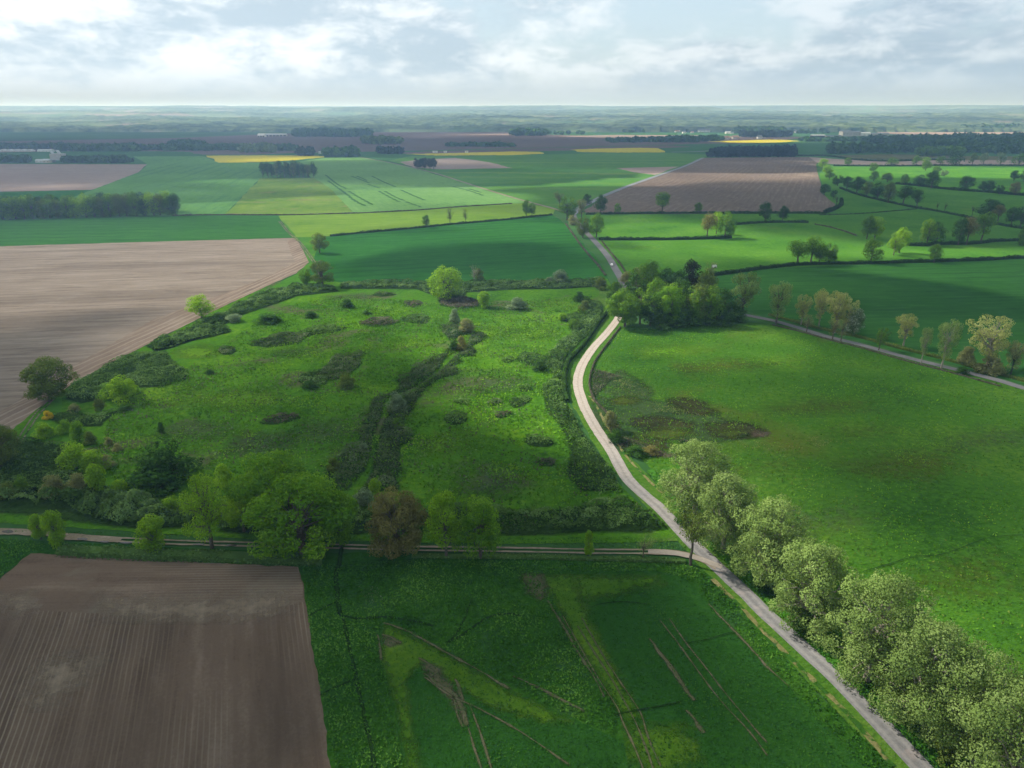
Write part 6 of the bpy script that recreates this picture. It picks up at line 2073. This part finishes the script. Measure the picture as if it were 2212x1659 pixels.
def box(vs, fs, x0, x1, y0, y1, z0, z1, bev=0.0):
    k = len(vs)
    vs += [(x0, y0, z0), (x1, y0, z0), (x1, y1, z0), (x0, y1, z0), (x0 + bev, y0 + bev, z1), (x1 - bev, y0 + bev, z1), (x1 - bev, y1 - bev, z1), (x0 + bev, y1 - bev, z1)]
    for f in ((0, 3, 2, 1), (4, 5, 6, 7), (0, 1, 5, 4), (1, 2, 6, 5), (2, 3, 7, 6), (3, 0, 4, 7)):
        fs.append(tuple(k + i for i in f))


def part(name, vs, fs, mt, par, bev=0.0):
    me = joined_mesh(name, vs, fs)
    o = add(name, me, [MATS[mt]], par)
    if bev:
        b = o.modifiers.new('bevel', 'BEVEL')
        b.width = bev
        b.segments = 2
    return o


def car(x, y, label):
    p = D(x, y)
    q = D(x - 8, y - 13)
    ang = math.atan2(q.y - p.y, q.x - p.x)
    e = tag(empty('parked_car' if False else 'car', (p.x, p.y, 0.42), ang), label, 'car')
    # side profile, swept across the width
    prof = [(-2.1, .35), (-2.15, .75), (-2.0, .98), (-1.55, 1.05), (-1.1, 1.42), (-.3, 1.50), (.45, 1.45), (1.05, 1.02), (1.8, .92), (2.12, .70), (2.15, .35)]
    vs, fs = [], []
    ws = (.84, .86, .84, .82, .64, .62, .64, .80, .82, .82, .84)
    for s in (-1, 1):
        for (a, b), w_ in zip(prof, ws):
            vs.append((a, s * w_, b))
    n = len(prof)
    for i in range(n):
        j = (i + 1) % n
        fs.append((i, j, n + j, n + i))
    fs.append(tuple(range(n - 1, -1, -1)))
    fs.append(tuple(range(n, 2 * n)))
    part('body', vs, fs, 'white_paint', e, 0.05)
    for nm, a0, a1, z0, z1 in (('windscreen', .50, 1.02, 1.41, 1.05), ('rear_window', -1.08, -1.5, 1.40, 1.08)):
        vs = [(a0, -.58, z0 + .02), (a0, .58, z0 + .02), (a1, .72, z1 + .02), (a1, -.72, z1 + .02)]
        vs += [(v[0], v[1], v[2] - .03) for v in vs]
        part(nm, vs, [(0, 1, 2, 3), (7, 6, 5, 4), (0, 3, 7, 4), (1, 5, 6, 2), (0, 4, 5, 1), (3, 2, 6, 7)], 'dark_glass', e)
    for s in (-1, 1):
        vs = [(-1.2, s * .83, 1.05), (.85, s * .83, 1.05), (.40, s * .68, 1.38), (-.95, s * .68, 1.36)]
        vs += [(v[0], v[1] + s * .02, v[2]) for v in vs]
        part('side_window', vs, [(0, 1, 2, 3), (7, 6, 5, 4), (0, 4, 5, 1), (1, 5, 6, 2), (2, 6, 7, 3), (3, 7, 4, 0)], 'dark_glass', e)
        vs, fs = [], []
        box(vs, fs, 2.06, 2.17, s * .62 - .16, s * .62 + .16, .6, .76)
        part('headlight', vs, fs, 'light_glass', e)
        vs, fs = [], []
        box(vs, fs, -2.19, -2.08, s * .64 - .14, s * .64 + .14, .7, .88)
        part('tail_light', vs, fs, 'red_glass', e)
        for a in (-1.3, 1.32):
            vs, fs = [], []
            for yy in (s * .70, s * .90):
                for i in range(14):
                    th = i * 2 * math.pi / 14
                    vs.append((a + math.cos(th) * .32, yy, .32 + math.sin(th) * .32))
            for i in range(14):
                j = (i + 1) % 14
                fs.append((i, j, 14 + j, 14 + i))
            fs += [tuple(range(13, -1, -1)), tuple(range(14, 28))]
            part('wheel', vs, fs, 'tyre_rubber', e)


car(1321, 575, 'small white car driving on the grey road towards the wood')

p = D(1543, 579)
e = tag(empty('water_tank', (p.x, p.y, 0.2), 0.5), 'small white livestock water tank on the lit pasture behind the wood', 'tank')
vs, fs = [], []
box(vs, fs, -1.6, 1.6, -.8, .8, .5, 1.9, .15)
part('tank_body', vs, fs, 'white_paint', e, .15)
vs, fs = [], []
box(vs, fs, -1.9, 1.9, -.7, .7, .25, .48)
part('chassis', vs, fs, 'concrete', e)
for s in (-1, 1):
    vs, fs = [], []
    for yy in (s * .75, s * .95):
        for i in range(12):
            th = i * 2 * math.pi / 12
            vs.append((math.cos(th) * .36, yy, .36 + math.sin(th) * .36))
    for i in range(12):
        j = (i + 1) % 12
        fs.append((i, j, 12 + j, 12 + i))
    fs += [tuple(range(11, -1, -1)), tuple(range(12, 24))]
    part('wheel', vs, fs, 'tyre_rubber', e)


def building(name, label, x, y, w, d, h, wall, roof, rz=0.0, pitch=0.35, group=None, cat='house', nwin=3, tall_door=False):
    p = D(x, y)
    e = tag(empty(name, (p.x, p.y, 0.0), rz), label, cat, group)
    vs, fs = [], []
    box(vs, fs, -w / 2, w / 2, -d / 2, d / 2, -0.5, h)
    part('wall', vs, fs, wall, e)
    r = d / 2 * pitch * 1.6
    o = 0.4
    vs = [(-w / 2 - o, -d / 2 - o, h), (w / 2 + o, -d / 2 - o, h), (w / 2 + o, 0, h + r), (-w / 2 - o, 0, h + r), (-w / 2 - o, d / 2 + o, h), (w / 2 + o, d / 2 + o, h),
          (-w / 2 - o, -d / 2 - o, h - .3), (w / 2 + o, -d / 2 - o, h - .3), (w / 2 + o, d / 2 + o, h - .3), (-w / 2 - o, d / 2 + o, h - .3)]
    fs = [(0, 1, 2, 3), (3, 2, 5, 4), (6, 9, 8, 7), (6, 7, 1, 0), (8, 9, 4, 5), (0, 3, 4, 9, 6), (1, 7, 8, 5, 2)]
    part('roof', vs, fs, roof, e)
    for i in range(nwin):
        cx = -w / 2 + w * (i + 0.5) / nwin
        ww, z0, z1 = (min(1.2, w / nwin * .4), h * .35, h * .7)
        if tall_door:
            ww, z0, z1 = (w / nwin * .36, 0.0, h * .8)
        vs, fs = [], []
        box(vs, fs, cx - ww / 2 - (ww * .5 if tall_door else 0), cx + ww / 2 + (ww * .5 if tall_door else 0), -d / 2 - .06, -d / 2 + .1, z0, z1)
        part('door' if tall_door else 'window', vs, fs, 'opening_dark', e)
    return e


GHs = 'white sheds at the far left'
for i, x in enumerate((8, 23, 38, 52, 66)):
    building('shed', ['leftmost', 'second', 'middle', 'fourth', 'rightmost'][i] + ' of the five white gabled sheds far left', x, 327, 19, 14, 2.5, 'wall_white', 'roof_sheet', rz=1.57, pitch=.30,
             group=GHs, cat='shed', nwin=1)
building('shed', 'low white shed right of the five gabled ones', 100, 327.5, 40, 12, 3, 'wall_white', 'roof_sheet', group=None, cat='shed', nwin=4)
# the works on the left with its hopper tower
p = D(128, 350)
e = tag(empty('works_tower', (p.x, p.y, 0)), 'pale works building with two chutes behind the left field', 'works')
vs, fs = [], []
box(vs, fs, -13, 13, -8, 8, 4, 17)
part('hall', vs, fs, 'concrete', e)
for a in (-11, 11):
    vs, fs = [], []
    box(vs, fs, a - 1, a + 1, -6, 6, 0, 4.2)
    part('leg', vs, fs, 'concrete', e)
for a in (-16, -2):
    vs = [(a, -2, 24), (a + 5, -2, 24), (a + 12, -2, 12), (a + 7, -2, 12)]
    vs += [(x_, 2, z_) for x_, _, z_ in vs]
    part('chute', vs, [(0, 1, 2, 3), (7, 6, 5, 4), (0, 4, 5, 1), (1, 5, 6, 2), (2, 6, 7, 3), (3, 7, 4, 0)], 'roof_sheet', e)
building('shed', 'small white shed left of the works building', 88, 351, 16, 10, 4, 'wall_white', 'roof_sheet', cat='shed', nwin=2)
building('shed', 'low pale shed between works building and small white shed', 103, 351.5, 14, 10, 5, 'wall_cream', 'roof_sheet', cat='shed', nwin=2)
building('barn', 'long pale barn on the far left plain', 590, 294, 120, 18, 6, 'wall_cream', 'roof_sheet', cat='barn', nwin=8, tall_door=True)
building('barn', 'small white barn right of the long pale barn', 566, 296, 30, 24, 7, 'wall_white', 'roof_sheet', cat='barn', nwin=3, tall_door=True)
building('farmhouse', 'far white farmhouse right of the long barn', 735, 290, 34, 24, 10, 'wall_white', 'roof_sheet', cat='house')
building('farmhouse', 'small white house beside the far copse', 692, 331.5, 8, 8, 6, 'wall_white', 'roof_slate', cat='house')
for x, lb in ((940, 'left'), (962, 'middle'), (1008, 'right')):
    building('trailer', lb + ' of three white boxes behind the thin yellow field', x, 330, 13 if x < 950 else 8, 5, 4.5, 'wall_white', 'white_paint', pitch=.05, cat='trailer', nwin=1, group='white boxes behind the yellow field')
TOWN = [(1338, 282.5, 36, 'roof_tile', 'pink roofed farmhouse in the far fields'), (1440, 284, 60, 'roof_tile', 'left long roof of the far hamlet'),
        (1462, 284.5, 50, 'roof_sheet', 'pale roof second from left in the far hamlet'), (1500, 283, 70, 'roof_tile', 'big pink roof in the middle of the far hamlet'),
        (1520, 285.5, 60, 'roof_slate', 'dark roofed barn in the far hamlet'), (1550, 284.5, 46, 'roof_slate', 'small dark roof in the far hamlet'),
        (1580, 284, 70, 'roof_sheet', 'long pale shed at the right of the far hamlet'), (1568, 301, 20, 'roof_tile', 'left farmhouse above the farthest yellow field'),
        (1588, 300, 22, 'roof_tile', 'pink gabled farmhouse above the farthest yellow field'), (1640, 299.5, 16, 'roof_slate', 'small white house above the farthest yellow field'),
        (1690, 286, 40, 'roof_slate', 'left village house among far trees'), (1712, 285.5, 34, 'roof_sheet', 'middle village house among far trees'),
        (1724, 287, 44, 'roof_slate', 'right village house among far trees'), (1963, 282.5, 26, 'roof_sheet', 'lone white house in the pale far soil')]
for x, y, w_, rf, lb in TOWN:
    building('farmhouse', lb, x, y, w_, 18 + w_ * .15, 6 + w_ * .05, 'wall_white' if 'roof_t' not in rf else 'wall_cream', rf, cat='house', group='far farm and village houses')
building('farm_shed', 'white roofed open shed left of the silo buildings', 1766, 297.5, 52, 30, 9, 'opening_dark', 'white_paint', pitch=.15, cat='shed')
building('farm_shed', 'long low shed at the left of the silo buildings', 1800, 298, 60, 24, 7, 'wall_cream', 'roof_slate', pitch=.2, cat='shed')
building('farm_shed', 'tall grey grain store on the right plain', 1826, 294.5, 42, 40, 20, 'concrete', 'roof_slate', pitch=.15, cat='shed')
building('farm_shed', 'second grey grain store, right of the tall one', 1846, 294, 34, 36, 17, 'concrete', 'roof_slate', pitch=.15, cat='shed')
building('farm_shed', 'pale shed right of the grain stores', 1864, 294, 54, 26, 12, 'wall_white', 'roof_sheet', pitch=.2, cat='shed')
building('farm_shed', 'long dark roofed shed at the right end of the farm', 1895, 293.5, 90, 28, 9, 'concrete', 'roof_slate', pitch=.2, cat='shed')

# the village strip on the far plain
vr = np.random.default_rng(77)
for i in range(26):
    x = 1445 + 320 * vr.uniform() ** 1.1
    y = 282.5 + 6.5 * vr.uniform()
    building('village_house', 'small pale gabled house in the village strip on the far plain', x, y, vr.uniform(12, 24), vr.uniform(10, 16), vr.uniform(4, 7), 'wall_white' if i % 3 else 'wall_cream',
             ('roof_tile', 'roof_slate', 'roof_tile', 'roof_sheet')[i % 4], rz=vr.uniform(-.5, .5), group='houses of the far village', nwin=2)
for k, (x0, x1, y0, y1, n, lb) in enumerate(((1440, 1560, 285.5, 282, 60, 'far trees among the hamlet roofs'), (1640, 1790, 289, 283, 90, 'far trees among the village houses'),
                                              (1330, 1400, 286, 283, 30, 'far trees by the pink roofed farm'), (1180, 1260, 291, 289, 24, 'far row of single dark trees on the plain'))):
    wood_mass('copse', lb, 'leaf_dark', [([(x0, y0), (x1, y0), (x1, y1), (x0, y1)], n)], 16, 20, 0, 150 + k, nq=36)
